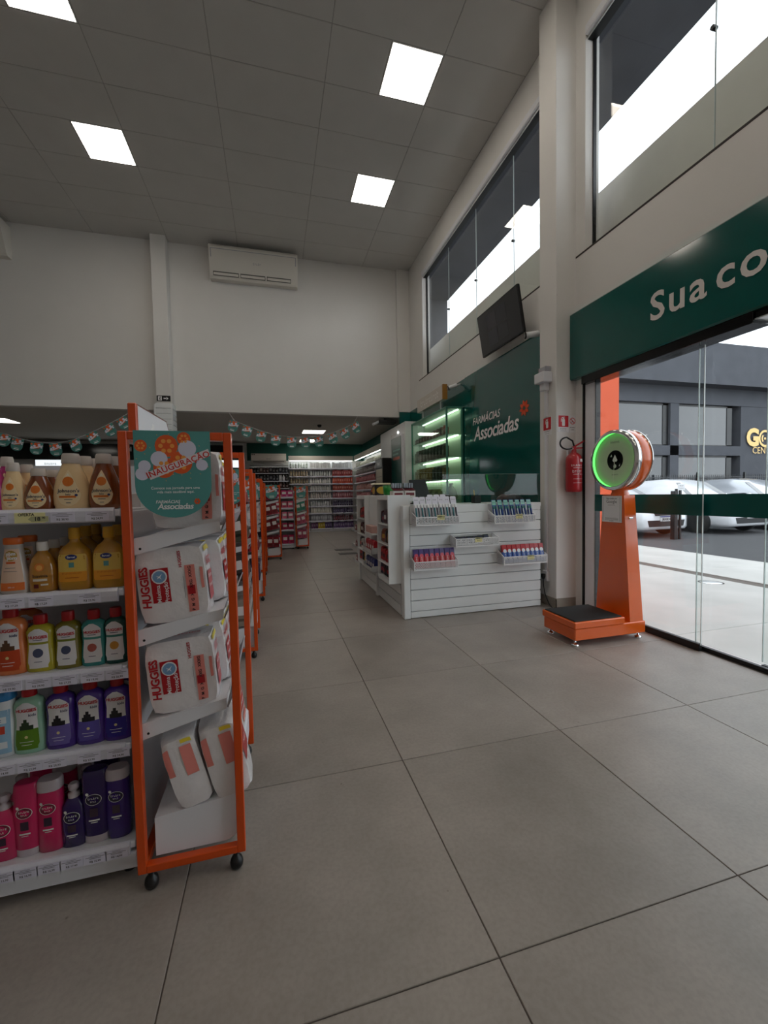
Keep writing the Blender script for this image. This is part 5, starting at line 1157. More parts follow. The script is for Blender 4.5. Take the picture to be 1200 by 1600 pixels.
# board on top of the gondola end
t = thing('header_board', 'white header board with an orange edge above the first end cap', 'header board', (-.43, 1.7, 1.42))
P = [(1.515, 1.42), (1.92, 1.42), (1.93, 1.505), (1.905, 1.532), (1.515, 1.522)]
b = MB().m(STEELW); b.prism(P, -.435, -.416, lambda u, v, w: Vector((w, u, v))); b.build('board', t)
MB().m(ORANGE).rbox(-.439, -.413, 1.497, 1.515, 1.42, 1.526, .003).build('edge_strip', t)
b = MB().m(C(250, 250, 250)); b.text('dles', .07, lambda u, v: Vector((-.4155, 1.72+u, 1.462+v)), bold=.02); b.build('lettering', t)
b = MB().m(C(120, 70, 60)); b.prism([(1.515, 1.522), (1.905, 1.532), (1.93, 1.505), (1.934, 1.507), (1.907, 1.536), (1.515, 1.526)], -.436, -.415, lambda u, v, w: Vector((w, u, v))); b.build('edge_line', t)
opening_banner(-.288, 1.421, 1.384, .212, .262, 'teal opening banner with orange balloons hung over the first end cap frame')
# packs
def setpack(o, x, y, z, tilt=0, rz=0, ty=0):
    o.location = (x, y, z); o.rotation_euler = (ty, -tilt, rz); return o
TI = .19
setpack(diaper_pack(.205, .115, .245, SZ, 'white diaper pack half hidden behind the teal banner'), -.262, 1.49, 1.122, .02, .02)
setpack(diaper_pack(.20, .12, .24, SZ, 'white diaper pack on the end cap shelf just below the banner'), -.305, 1.49, .826, .08)
setpack(diaper_pack(.20, .12, .235, SZ, 'white diaper pack on the lowest tilted tray of the end cap'), -.290, 1.49, .535, .08, .03)
for k, (z, n) in enumerate(((1.12, 3), (.833, 3), (.537, 3))):
    proto = None
    for j in range(n):
        lb = 'white and red diaper pack %s, %s tray of the end cap' % (['behind the front pack', 'in the middle', 'at the back'][j], ['top', 'second', 'third'][k])
        o = diaper_pack(.19, .145, .225, SZ, lb, None, 'wide') if proto is None else copy_tree(proto)
        if proto is None: proto = o
        o['label'] = lb; setpack(o, -.285+.022, 1.635+.148*j-.0, z+.012, .10, 0)
setpack(diaper_pack(.105, .16, .235, SZ, 'white diaper pack leaning left on the white plinth of the end cap', None, 'lean'), -.268, 1.50, .222, .25, .06)
setpack(diaper_pack(.115, .16, .245, SZ, 'white diaper pack leaning against its neighbour on the white plinth', None, 'lean'), -.152, 1.50, .232, .23, .05)
pr = None
for j in range(2):
    o = diaper_pack(.115, .17, .25, SZ, '', None, 'wide') if pr is None else copy_tree(pr); pr = pr or o
    o['label'] = 'red and white diaper pack standing on the plinth, %s' % ['second row', 'last row'][j]; setpack(o, -.20, 1.68+.175*j, .237, .14, .0)
# ------------------------------------------------------------------ further gondolas and end caps
ordn = ['second', 'third', 'fourth', 'fifth', 'sixth']
caps = [(-.455, -.14, 3.222, 3.80), (-.43, -.115, 4.98, 5.55), (-.42, -.11, 6.60, 7.15), (-.16, .145, 8.12, 8.68), (.49, .775, 9.56, 10.1)]
boxp = {}
def box_product(c, w, d, h, word=None, cat='box', lab_c=(235, 230, 230)):
    k = (c, w, d, h)
    if k not in boxp:
        b = MB().m(C(*c)); b.rbox(-w/2, w/2, -d/2, d/2, 0, h, .003); b.m(C(*lab_c)); b.sheet(rrect(w*.7, h*.34, .004, 2, 0, h*.6), lambda u, v: Vector((u, -d/2-.0008, v))); b.sheet(rrect(d*.7, h*.34, .004, 2, 0, h*.6), lambda u, v: Vector((w/2+.0008, u, v)))
        b.m(C(*[max(0, v-50) for v in c])); b.sheet(rrect(w*.5, h*.1, .003, 2, 0, h*.25), lambda u, v: Vector((u, -d/2-.0008, v))); b.sheet(rrect(d*.5, h*.1, .003, 2, 0, h*.25), lambda u, v: Vector((w/2+.0008, u, v)))
        boxp[k] = b.build('product_box', origin=(0, 0, 0)); col.objects.unlink(boxp[k])
    o = boxp[k].copy(); col.objects.link(o); return o
look = [ # per end cap: per tray colour and words
    [((150, 44, 44), 'red'), ((70, 74, 60), 'olive grey'), ((60, 56, 54), 'dark grey'), ((150, 140, 128), 'beige')],
    [((196, 194, 196), 'white'), ((206, 206, 208), 'pale grey'), ((140, 24, 48), 'crimson'), ((44, 44, 90), 'navy')],
    [((40, 44, 84), 'navy'), ((200, 200, 206), 'pale grey'), ((36, 36, 60), 'dark blue'), ((206, 206, 210), 'white')],
    [((170, 40, 80), 'pink'), ((126, 20, 34), 'dark red'), ((120, 18, 30), 'deep red'), ((130, 22, 36), 'ruby')],
    [((196, 190, 180), 'cream'), ((70, 150, 130), 'mint'), ((190, 90, 120), 'rose'), ((180, 80, 110), 'magenta')]]
for q, (xa, xb, ya, yb) in enumerate(caps):
    gondola(ya+.062, xa-.03, 1.9 if q < 3 else 2.3, '%s white gondola in the row, ending at its own orange end cap' % ordn[q], SH, labels=None, zt=1.24)
    endcap(xa, xb, ya, yb, 'tall orange end cap rack at the end of the %s gondola in the row' % ordn[q], [1.095, .81, .515])
    opening_banner((xa+xb)/2-.01, 1.421, ya-.004, .212, .262, 'teal opening banner hung over the %s end cap frame' % ordn[q], full=q == 0)
    for k, z in enumerate((1.095, .81, .515, .222)):
        c, nm = look[q][k]; nrow = 3
        for j in range(nrow):
            for i in range(2):
                hgt = [.19, .2, .2, .2][k]
                o = box_product(c, round(.113*(xb-xa)/.315, 4), .15, hgt); zz = z+.045 if k < 3 else .237
                o.location = (xa+.086+.118*(xb-xa)/.315*i, ya+.115+.165*j, zz+(.024*i if k < 3 else 0)); o.rotation_euler = (0, -.19 if k < 3 else 0, 0)
                tag(o, '%s product box on the %s of the %s orange end cap' % (nm, ['top tray', 'second tray', 'third tray', 'plinth'][k], ordn[q]), 'product box', 'product boxes on the end caps')
# pink boxes on the front of the sixth gondola and its neighbour
for si, z in enumerate(SH):
    c, nm = [((206, 60, 130), 'magenta'), ((200, 76, 110), 'pink'), ((214, 110, 140), 'light pink'), ((176, 30, 80), 'crimson pink'), ((196, 40, 96), 'hot pink')][si]
    for k in range(9):
        o = box_product(c, .12, .12, .15 if si < 4 else .2); o.location = (.385-.135*k, 9.70, z+.0006); tag(o, '%s carton on the %s shelf of the sixth gondola' % (nm, ['top', 'second', 'third', 'fourth', 'lowest'][si]), 'carton', 'pink cartons on the sixth gondola')
    for k in range(4):
        c2 = [(190, 60, 100), (180, 50, 90), (170, 40, 60), (150, 26, 50), (160, 30, 60)][si]
        o = box_product(c2, .12, .12, .15 if si < 4 else .2); o.location = (-.27-.135*k, 8.26, z+.0006); tag(o, '%s carton on the %s shelf of the fifth gondola' % (['rose', 'dark pink', 'red pink', 'dark red', 'ruby'][si], ['top', 'second', 'third', 'fourth', 'lowest'][si]), 'carton', 'cartons on the fifth gondola')
# board seen over the second gondola
t = thing('second_header_board', 'low grey header board with a pink offer strip on the second gondola', 'header board', (-1.6, 3.5, 1.25))
b = MB().m(C(190, 188, 190)); b.prism(rrect(1.3, .22, .03, 4, -1.45, 1.36), 3.56, 3.585, lambda u, v, w: Vector((u, w, v))); b.build('board', t)
b = MB().m(C(196, 50, 110)); b.text('OFERTA', .09, fy(3.559, -1.72, 1.35), bold=.03); b.build('lettering', t)
# ------------------------------------------------------------------ strings of small banners
BT = mat('bunting_teal', rgb(70, 130, 124), .4)
proto = None
for si, (pts, nm) in enumerate(((((367, 667), (388, 675), (410, 683), (432, 689), (456, 692), (477, 692), (497, 691), (518, 686), (536, 679), (553, 670)), 'right of the pilaster'), (((-18, 683), (8, 687), (29, 694), (58, 700), (86, 702), (115, 696), (142, 685), (167, 673), (188, 662)), 'left of the pilaster'))):
    P3 = [aty(px, py-9, 8.66) for px, py in pts]
    st = thing('bunting_string', 'thin white string carrying small teal banners %s' % nm, 'string', P3[0])
    ends = [P3[0]+Vector((-.12, 0.27 if si == 0 else .1, .2)), P3[-1]+Vector((.14, .27, .2))]
    MB().m(PAPER).tube([ends[0]]+P3+[ends[1]], .003, 6).build('cord', st)
    for k, p in enumerate(P3):
        d = (P3[min(k+1, len(P3)-1)]-P3[max(k-1, 0)]); ang = -math.atan2(d.z, d.x)
        if proto is None: o = proto = opening_banner(p.x, p.z, p.y, .185, .222, '', full=False, M=BT, fold=False); o.name = 'small_banner'
        else: o = copy_tree(proto)
        o.location = (p.x, p.y-.002, p.z); o.rotation_euler = (0, ang*.9, .1*math.sin(k*2.3))
        o['label'] = 'small teal banner with orange balloons on the string %s' % nm; o['group'] = 'small banners on the string %s' % nm
# ================================================================== FAR SHELVES
def prod(kind, c, w, d, h):
    k = (kind, c, w, d, h)
    if k not in boxp:
        b = MB().m(C(*c))
        lc = C(*[min(255, int(v*.6+100)) for v in c])
        if kind == 'box': b.rbox(-w/2, w/2, -d/2, d/2, 0, h, .003); b.m(lc); b.sheet(rrect(w*.7, h*.4, .002, 1, 0, h*.55), lambda u, v: Vector((u, -d/2-.001, v)))
        else:
            b.lathe([(w*.42, 0), (w*.45, h*.03), (w*.45, h*.68), (w*.2, h*.78)], (0, 0, 0), 10); b.m(lc); b.lathe([(w*.22, h*.78), (w*.22, h)], (0, 0, 0), 8)
            b.sheet([(-w*.3, h*.2), (w*.3, h*.2), (w*.3, h*.5), (-w*.3, h*.5)], lambda u, v: Vector((u, -w*.46, v)))
        boxp[k] = b.build('product_box' if kind == 'box' else 'product_bottle', origin=(0, 0, 0)); col.objects.unlink(boxp[k])
    o = boxp[k].copy(); col.objects.link(o); return o
FY = 13.66
zl = [aty(520, py, FY).z for py in (731.5, 743.5, 755, 766, 778, 790, 801, 813, 827.5)]
zl[-1] = .12
def bay(x0, x1, label, dark=False):
    t = thing('wall_shelving', label, 'shelving', ((x0+x1)/2, 13.8, 0)); M = STEELW if not dark else C(40, 38, 40)
    MB().m(M).box(x0, x1, 13.95, 13.985, 0, 2.42).build('back_panel', t)
    MB().m(STEELW).rbox(x0, x1, FY+.04, 13.95, 0, .1, .004).build('base', t)
    for i, z in enumerate(zl):
        s_ = MB().m(M).rbox(x0+.004, x1-.004, FY+.012, 13.95, z-.025, z, .003).build('shelf', t); MB().m(MATS['rail_plastic']).rbox(x0+.004, x1-.004, FY, FY+.012, z-.04, z, .003).build('price_rail', s_)
    return t
FASC = mat('fascia_white', rgb(200, 194, 184), .5)
pos = ['top', 'second', 'third', 'fourth', 'fifth', 'sixth', 'seventh', 'eighth', 'lowest']
bays = [(.53, 1.165, 'white wall shelving bay with tan bottles on the far wall'), (1.17, 1.90, 'white wall shelving bay with pale bottles on the far wall'), (1.905, 2.63, 'white wall shelving bay with red and purple boxes in the far corner')]
pal2 = {0: [((150, 160, 150), 'bottle', 'grey green'), ((140, 120, 90), 'bottle', 'tan'), ((126, 104, 70), 'bottle', 'olive tan'), ((170, 158, 140), 'bottle', 'beige'), ((190, 180, 170), 'box', 'cream'), ((180, 170, 160), 'box', 'cream'), ((200, 150, 160), 'box', 'rose'), ((190, 120, 140), 'box', 'pink'), ((180, 110, 130), 'box', 'dusty pink')],
        1: [((230, 232, 232), 'box', 'white'), ((170, 172, 170), 'bottle', 'grey'), ((206, 202, 196), 'bottle', 'white'), ((196, 190, 186), 'bottle', 'off white'), ((200, 186, 178), 'bottle', 'pale'), ((196, 194, 196), 'bottle', 'silver white'), ((196, 190, 180), 'box', 'ivory'), ((150, 150, 160), 'box', 'blue grey'), ((190, 160, 40), 'box', 'yellow')],
        2: [((220, 224, 230), 'box', 'white'), ((140, 34, 34), 'box', 'dark red'), ((176, 60, 34), 'box', 'red'), ((150, 54, 34), 'box', 'rust'), ((150, 80, 90), 'box', 'dusty rose'), ((50, 36, 76), 'bottle', 'dark purple'), ((70, 56, 100), 'bottle', 'violet'), ((96, 24, 40), 'bottle', 'wine'), ((96, 70, 120), 'box', 'lilac')]}
ncol = [7, 9, 9]
for bi, (x0, x1, lb) in enumerate(bays):
    bay(x0, x1, lb); n = ncol[bi]
    for i, z in enumerate(zl):
        c, kd, nm = pal2[bi][i]; hh = min(.2, (zl[i-1]-z-.05) if i else .2)
        for k in range(n):
            w = (x1-x0-.05)/n; cc = c; nn = nm
            if bi == 1 and i == 8: cc, nn = [((90, 40, 90), 'purple'), ((190, 160, 40), 'yellow'), ((60, 40, 90), 'violet')][(k//3) % 3]
            j = (k*5+i) % 3; cc = tuple(max(0, min(255, v+(j-1)*12)) for v in cc)
            o = prod(kd, cc, round(w*.9, 4), .1, round(hh*(.9 if j else 1), 3)); o.location = (x0+.025+w*(k+.5), FY+.075, z+.0005)
            tag(o, '%s product on the %s shelf of the far %s bay' % (nn, pos[i], ['tan', 'pale', 'corner'][bi]), 'product', 'products on the far wall %s bay' % ['tan', 'pale', 'corner'][bi])
t = thing('far_fascia', 'white fascia strip with hidden light over the far wall shelves', 'fascia', (1.6, 13.7, 2.28))
MB().m(FASC).rbox(.53, 2.63, FY, FY+.02, 2.335, 2.49, .003).build('board', t); MB().m(FASC).box(.53, 2.63, FY+.02, 13.95, 2.47, 2.49).build('top', t)
SLED = mat('shelf_led', (1, 1, .96), .4, emit=16, ecol=(.95, 1, .97)); MB().m(SLED).box(.55, 2.6, FY+.03, FY+.05, 2.335, 2.345).build('led_strip', t)
# side run on the right wall
t = thing('side_wall_shelving', 'long white wall shelving run on the side wall by the far corner', 'shelving', (2.84, 11.7, 0))
SX = 2.65
MB().m(STEELW).box(3.01, 3.024, 9.93, 13.64, 0, 2.42).build('back_panel', t); MB().m(STEELW).rbox(SX+.04, 3.01, 9.93, 13.64, 0, .1, .004).build('base', t)
for z in zl:
    s_ = MB().m(STEELW).rbox(SX+.012, 3.01, 9.93, 13.64, z-.025, z, .003).build('shelf', t); MB().m(MATS['rail_plastic']).rbox(SX, SX+.012, 9.93, 13.64, z-.04, z, .003).build('price_rail', s_)
f = thing('side_fascia', 'white fascia strip with hidden light over the side wall shelves', 'fascia', (2.7, 11.7, 2.33)); MB().m(FASC).rbox(SX, SX+.02, 9.93, 13.64, 2.335, 2.49, .003).build('board', f); MB().m(FASC).box(SX+.02, 3.02, 9.93, 13.64, 2.47, 2.49).build('top', f); MB().m(SLED).box(SX+.03, SX+.05, 9.95, 13.6, 2.335, 2.345).build('led_strip', f)
side_c = [((170, 170, 150), 'grey'), ((90, 80, 76), 'dark brown'), ((130, 40, 46), 'dark red'), ((160, 110, 100), 'rosy'), ((150, 80, 80), 'red brown'), ((110, 60, 90), 'plum'), ((70, 130, 100), 'green'), ((120, 40, 50), 'wine'), ((120, 60, 60), 'brick')]
for i, z in enumerate(zl[:6]):
    for k in range(22):
        c, nm = side_c[i]
        o = prod('box' if (i+k//6) % 2 else 'bottle', c, .12, .1, .17 if i else .14); o.location = (SX+.08, 10.05+k*.16, z+.0005); o.rotation_euler = (0, 0, -PI/2)
        tag(o, '%s product on the %s shelf of the side wall run' % (nm, pos[i]), 'product', 'products on the side wall shelves')
# black wall bay with an air conditioner above
t = thing('black_wall_shelving', 'dark wall shelving bay with black cosmetics under the air conditioner', 'shelving', (-.05, 13.8, 0)); x0, x1 = -.68, .52; DK = C(34, 32, 34)
MB().m(DK).box(x0, x1, 13.95, 13.985, 0, 2.2).build('back_panel', t); MB().m(STEELW).rbox(x0, x1, FY+.0, 13.95, 2.12, 2.16, .004).build('top_panel', t)
zb = [aty(420, py, FY).z for py in (739, 751.5, 763, 775)]
for z in zb: s_ = MB().m(DK).rbox(x0, x1, FY+.012, 13.95, z-.02, z, .003).build('shelf', t); MB().m(MATS['rail_plastic']).rbox(x0, x1, FY, FY+.012, z-.03, z, .003).build('price_rail', s_)
for i, z in enumerate(zb[:3]):
    for k in range(12):
        c = [(24, 22, 26), (70, 40, 36), (36, 34, 40), (28, 30, 44)][(k//3+i) % 4]
        if i == 1 and k in (9, 10): c = (200, 200, 205)
        o = prod('bottle' if k % 3 else 'box', c, .085, .08, .19); o.location = (x0+.06+k*.098, FY+.07, z+.0005); tag(o, '%s cosmetic on the %s shelf of the dark bay' % ('silver' if c[0] > 150 else 'brown' if c[0] > 60 else 'black', pos[i]), 'cosmetic', 'cosmetics in the dark bay')
t = thing('split_air_conditioner', 'white split air conditioner on the far green wall', 'air conditioner', (-.08, 13.9, 2.28)); 
b = MB().m(mat('ac_beige', rgb(214, 206, 196), .4)); b.prism([(13.98, 2.57), (13.80, 2.57), (13.76, 2.52), (13.76, 2.36), (13.82, 2.285), (13.98, 2.285)], -.62, .46, lambda u, v, w: Vector((w, u, v))); b.build('body', t)
MB().m(C(60, 58, 56)).box(-.56, .40, 13.768, 13.80, 2.30, 2.32).build('outlet_vent', t); b = MB().m(PRINTG); b.glyphs(.045, fy(13.759, -.08, 2.40), 5); b.build('badge', t)
b = MB().m(BLACK); b.box(-.6, -.565, 13.757, 13.762, 2.515, 2.55); b.build('display', t); MB().m(BLACK).box(-.54, -.505, 13.757, 13.762, 2.515, 2.55).build('display', t)
# ------------------------------------------------------------------ left part of the far wall: black fascia, lettering, lit boxes
t = thing('black_fascia', 'black fascia band with white lettering on the far wall left of the pilaster', 'fascia', (-4, 13.7, 2.4))
MB().m(BLACKG).rbox(-7.2, -.85, 13.62, 13.9, 2.36, 2.80, .004).build('band', t)
b = MB().m(mat('fascia_letter', rgb(250, 250, 250), .4)); b.text('qui v', .19, fy(13.618, -3.97, 2.655), bold=.03); b.build('lettering', t)
t = thing('green_corner_band', 'green band at the left end of the black fascia', 'band', (-7.5, 13.7, 2.3)); MB().m(GREENM).rbox(-7.95, -7.25, 13.6, 13.9, 2.3, 2.9, .004).build('band', t)
LB = mat('lightbox_white', rgb(240, 246, 250), .4, emit=1.1, ecol=(.9, .97, 1))
for k in range(7):
    xa = -6.35+k*.78; t = thing('light_box' if k in (0, 1, 2, 6) else 'category_panel', 'white lit category panel below the black fascia' if k in (0, 1, 2, 6) else 'white unlit category panel below the black fascia', 'panel', (xa+.36, 13.7, 2.12), 'category panels under the black fascia')
    MB().m(BLACK).rbox(xa, xa+.76, 13.66, 13.9, 2.10, 2.36, .004).build('case', t); MB().m(LB if k in (0, 1, 2, 6) else PAPER).box(xa+.02, xa+.74, 13.655, 13.661, 2.12, 2.345).build('panel', t)
    b = MB().m(PRINTG); b.glyphs(.08, fy(13.654, xa+.38, 2.23), 6+k % 3); b.build('lettering', t)
t = thing('left_wall_shelving', 'long pale wall shelving under the black fascia', 'shelving', (-4, 13.8, 0)); MB().m(STEELW).box(-7.2, -.85, 13.93, 13.985, 0, 2.1).build('back_panel', t)
for z in zl[1:]:
    if z > 2.0: continue
    s_ = MB().m(STEELW).rbox(-7.2, -.85, FY+.03, 13.93, z-.025, z, .003).build('shelf', t)
for k in range(12):
    o = prod('box', [(200, 200, 205), (120, 160, 180), (190, 150, 150)][k % 3], .16, .1, .2); o.location = (-6.4+k*.2, FY+.1, zl[2]+.0005) if zl[2] < 2 else (-6.4+k*.2, FY+.1, zl[3]); tag(o, '%s box on the pale shelving under the black fascia' % ['white', 'blue', 'rose'][k % 3], 'box', 'boxes under the black fascia')
# ================================================================== OUTSIDE
CONC = mat('concrete_pavement', rgb(186, 184, 180), .8, noise=.10, nscale=1.4, bump=.08, bscale=40)
ASPH = mat('asphalt', rgb(66, 66, 68), .9, noise=.25, nscale=30, bump=.3, bscale=80)
DGREY = mat('render_dark_grey', rgb(76, 78, 84), .85, noise=.12, nscale=2.5, bump=.1, bscale=30)
SOFF = DGREY      # the same dark grey render; its shade comes from the overhangs
struct(MB().m(ASPH).box(XW+.12, 60, -25, 45, -.30, -.06).build('ground_asphalt', origin=(10, 5, 0)))
b = struct(MB().m(GROUT).box(XW+.12, 7.75, -12, 30, -.25, -.032).build('pavement', origin=(5, 5, 0)))
ys = [-12+2.1*k for k in range(21)]
for (xa, xb) in ((XW+.12, 5.80), (6.02, 7.75)):
    for k in range(20): MB().m(CONC).rbox(xa+.004, xb-.004, ys[k]+.004, ys[k+1]-.004, -.2, -.02, .004).build('concrete_slab', b)
MB().m(CONC).rbox(5.80, 6.02, -12, 30, -.2, -.035, .004).build('drain_channel', b)
for k in (0, 1): MB().m(C(90, 90, 90)).box(5.835+k*.11, 5.875+k*.11, -12, 30, -.036, -.033).build('drain_slot', b)
t = thing('manhole_cover', 'round pale metal cover set in the pavement outside the doors', 'cover', (5.5, 4.05, -.02)); MB().m(ALU).lathe([(.001, -.016), (.11, -.016), (.12, -.02)], (5.5, 4.08, 0), 24, caps=False).build('cover', t); MB().m(DARKGAP).lathe([(.12, -.0195), (.14, -.0195)], (5.5, 4.08, 0), 24, caps=False).build('ring', t)
# orange pier beside the entrance and loggia above
OP = mat('orange_render', rgb(232, 96, 52), .6, noise=.03)
struct(MB().m(OP).box(XW+.165, 3.66, 3.72, 4.1, -.1, 3.6).build('wall_orange_pier', origin=(3.4, 3.9, 0)))
struct(MB().m(DGREY).box(XW+.165, 4.7, 3.2, 12, 3.0, 3.45).build('wall_loggia_floor', origin=(4, 8, 3)) if False else MB().m(SOFF).box(XW+.165, 4.62, -4, 14, 6.28, 6.6).build('ceiling_loggia', origin=(4, 5, 6.3)))
PARA = mat('parapet_beige', rgb(216, 212, 206), .8, noise=.02)
struct(MB().m(PARA).box(3.5, 3.64, -4, 12, 3.3, 4.42).build('wall_parapet', origin=(3.5, 5, 3.3)))
struct(MB().m(PARA).box(XW+.16, 3.5, -4, 12, 3.3, 3.42).build('floor_loggia', origin=(3.3, 5, 3.3)))
struct(MB().m(SOFF).box(4.2, 4.62, 5.10, 5.6, 3.3, 6.3).build('wall_loggia_pier', origin=(4.4, 5.3, 3.3)))
struct(MB().m(DGREY).box(XW+.165, 4.62, 10.35, 10.6, 3.3, 6.3).build('wall_loggia_end', origin=(4, 10.4, 3.3)))
# ------------------------------------------------------------------ building across the yard
YO = 14.0
bd = thing('commercial_building', 'dark grey commercial building with gold lettering across the car park', 'building', (17, YO+2, 0))
b = MB().m(DGREY)
MB().m(DGREY).box(9.0, 34, YO-.6, YO+5, 5.56, 7.28).build('parapet_band', bd)
MB().m(SOFF).box(9.0, 34, YO-.02, YO+5, 4.84, 5.56).build('recess_band', bd)
MB().m(DGREY).box(20.5, 34, YO, YO+5, -.1, 4.84).build('end_wall', bd)
MB().m(DGREY).box(16.46, 16.93, YO, YO+.4, -.1, 4.84).build('pier', bd)
MB().m(DGREY).box(9.0, 20.5, YO, YO+.4, 2.63, 3.05).build('spandrel', bd)
MB().m(DGREY).box(9.0, 20.5, YO, YO+.4, -.1, .5).build('sill_wall', bd)
MB().m(SOFF).box(9.0, 20.5, YO+.6, YO+.8, -.1, 4.84).build('interior_shade_sheet', bd)  # dark sheet added in place of the rooms' own shade
WG = mat('dark_window_glass', rgb(40, 43, 48), .06, coat=.6, spec=.9); FRB = C(20, 20, 22)
for (xa, xb, za, zb_) in ((9.0, 12.9, 3.05, 4.84), (13.0, 16.46, 3.05, 4.84), (16.93, 20.1, 3.05, 4.84), (9.0, 12.9, .5, 2.63), (13.0, 16.46, .5, 2.63), (16.93, 20.1, .5, 2.63)):
    w = MB().m(FRB); w.box(xa, xb, YO+.1, YO+.16, zb_-.08, zb_); w.box(xa, xb, YO+.1, YO+.16, za, za+.05); w.box(xa, xa+.06, YO+.1, YO+.16, za, zb_); w.box(xb-.3, xb, YO+.1, YO+.16, za, zb_); w = w.build('window', bd)
    MB().m(WG).box(xa+.06, xb-.3, YO+.12, YO+.14, za+.05, zb_-.08).build('pane', w)
GOLD = mat('gold_letters', rgb(226, 190, 120), .35, metal=.3)
b = MB().m(GOLD); b.text('G', 1.05, fy(YO-.06, 21.17, 3.42), bold=.05); b.build('sign_letter', bd)
b = MB().m(GOLD); ring = disc(0, 0, .39, 32); inn = disc(0, 0, .29, 32)
for k in range(32): b.sheet([ring[k], ring[(k+1) % 32], inn[(k+1) % 32], inn[k]], fy(YO-.06, 21.93, 3.42))
for s in (-1, 1):
    a0 = [s*(.19*math.cos(q)) for q in [-.9+.3*k for k in range(7)]]; 
    for k in range(6):
        q0, q1 = -.9+.3*k, -.6+.3*k; b.sheet([(s*.14*math.cos(q0), .14*math.sin(q0)), (s*.22*math.cos(q0), .22*math.sin(q0)), (s*.22*math.cos(q1), .22*math.sin(q1)), (s*.14*math.cos(q1), .14*math.sin(q1))], fy(YO-.06, 21.93, 3.42))
b.sheet(disc(0, 0, .06, 14), fy(YO-.06, 21.93, 3.42)); b.build('sign_letter', bd)
b = MB().m(GOLD); b.text('CENTE', .42, fy(YO-.06, 21.15, 2.86), align='LEFT'); b.build('sign_word', bd)
# ------------------------------------------------------------------ fence, post, sign
fe = thing('yard_fence', 'dark metal fence of thin upright bars in front of the grey building', 'fence', (17, 12.6, 0)); b = MB().m(C(36, 38, 40))
for k in range(150): b.bar((9+k*.11, 13.1, 0), (9+k*.11, 13.1, 1.75), .008)
for z in (.2, 1.0, 1.65): b.bar((9, 13.1, z), (25.5, 13.1, z), .012)
b.build('bars', fe)['kind'] = 'stuff'
for k in range(7): MB().m(C(30, 32, 34)).rbox(9+k*2.6, 9.08+k*2.6, 13.05, 13.13, -.06, 1.85, .01).build('post', fe)
t = thing('parking_sign', 'small white sign on a black post between the parked cars', 'sign', (9.95, 8.1, -.06)); p = aty(1053, 832, 8.1)
MB().m(BLACK).rbox(p.x-.06, p.x+.06, 8.04, 8.16, -.06, 1.15, .01).build('post', t); MB().m(BLACK).rbox(p.x+.03, p.x+.08, 8.07, 8.12, 1.1, 1.2, .004).build('bracket', t)
q = aty(1064, 761, 8.05); MB().m(PAPER).rbox(q.x-.11, q.x+.11, 8.03, 8.05, q.z-.08, q.z+.08, .004).build('plate', t); MB().m(BLACK).rbox(q.x-.03, q.x+.03, 8.05, 8.09, -.06, q.z+.02, .004).build('plate_post', t)
b = MB().m(PRINT); b.glyphs(.04, fy(8.0295, q.x, q.z+.03), 5); b.glyphs(.03, fy(8.0295, q.x, q.z-.03), 7); b.build('lettering', t)
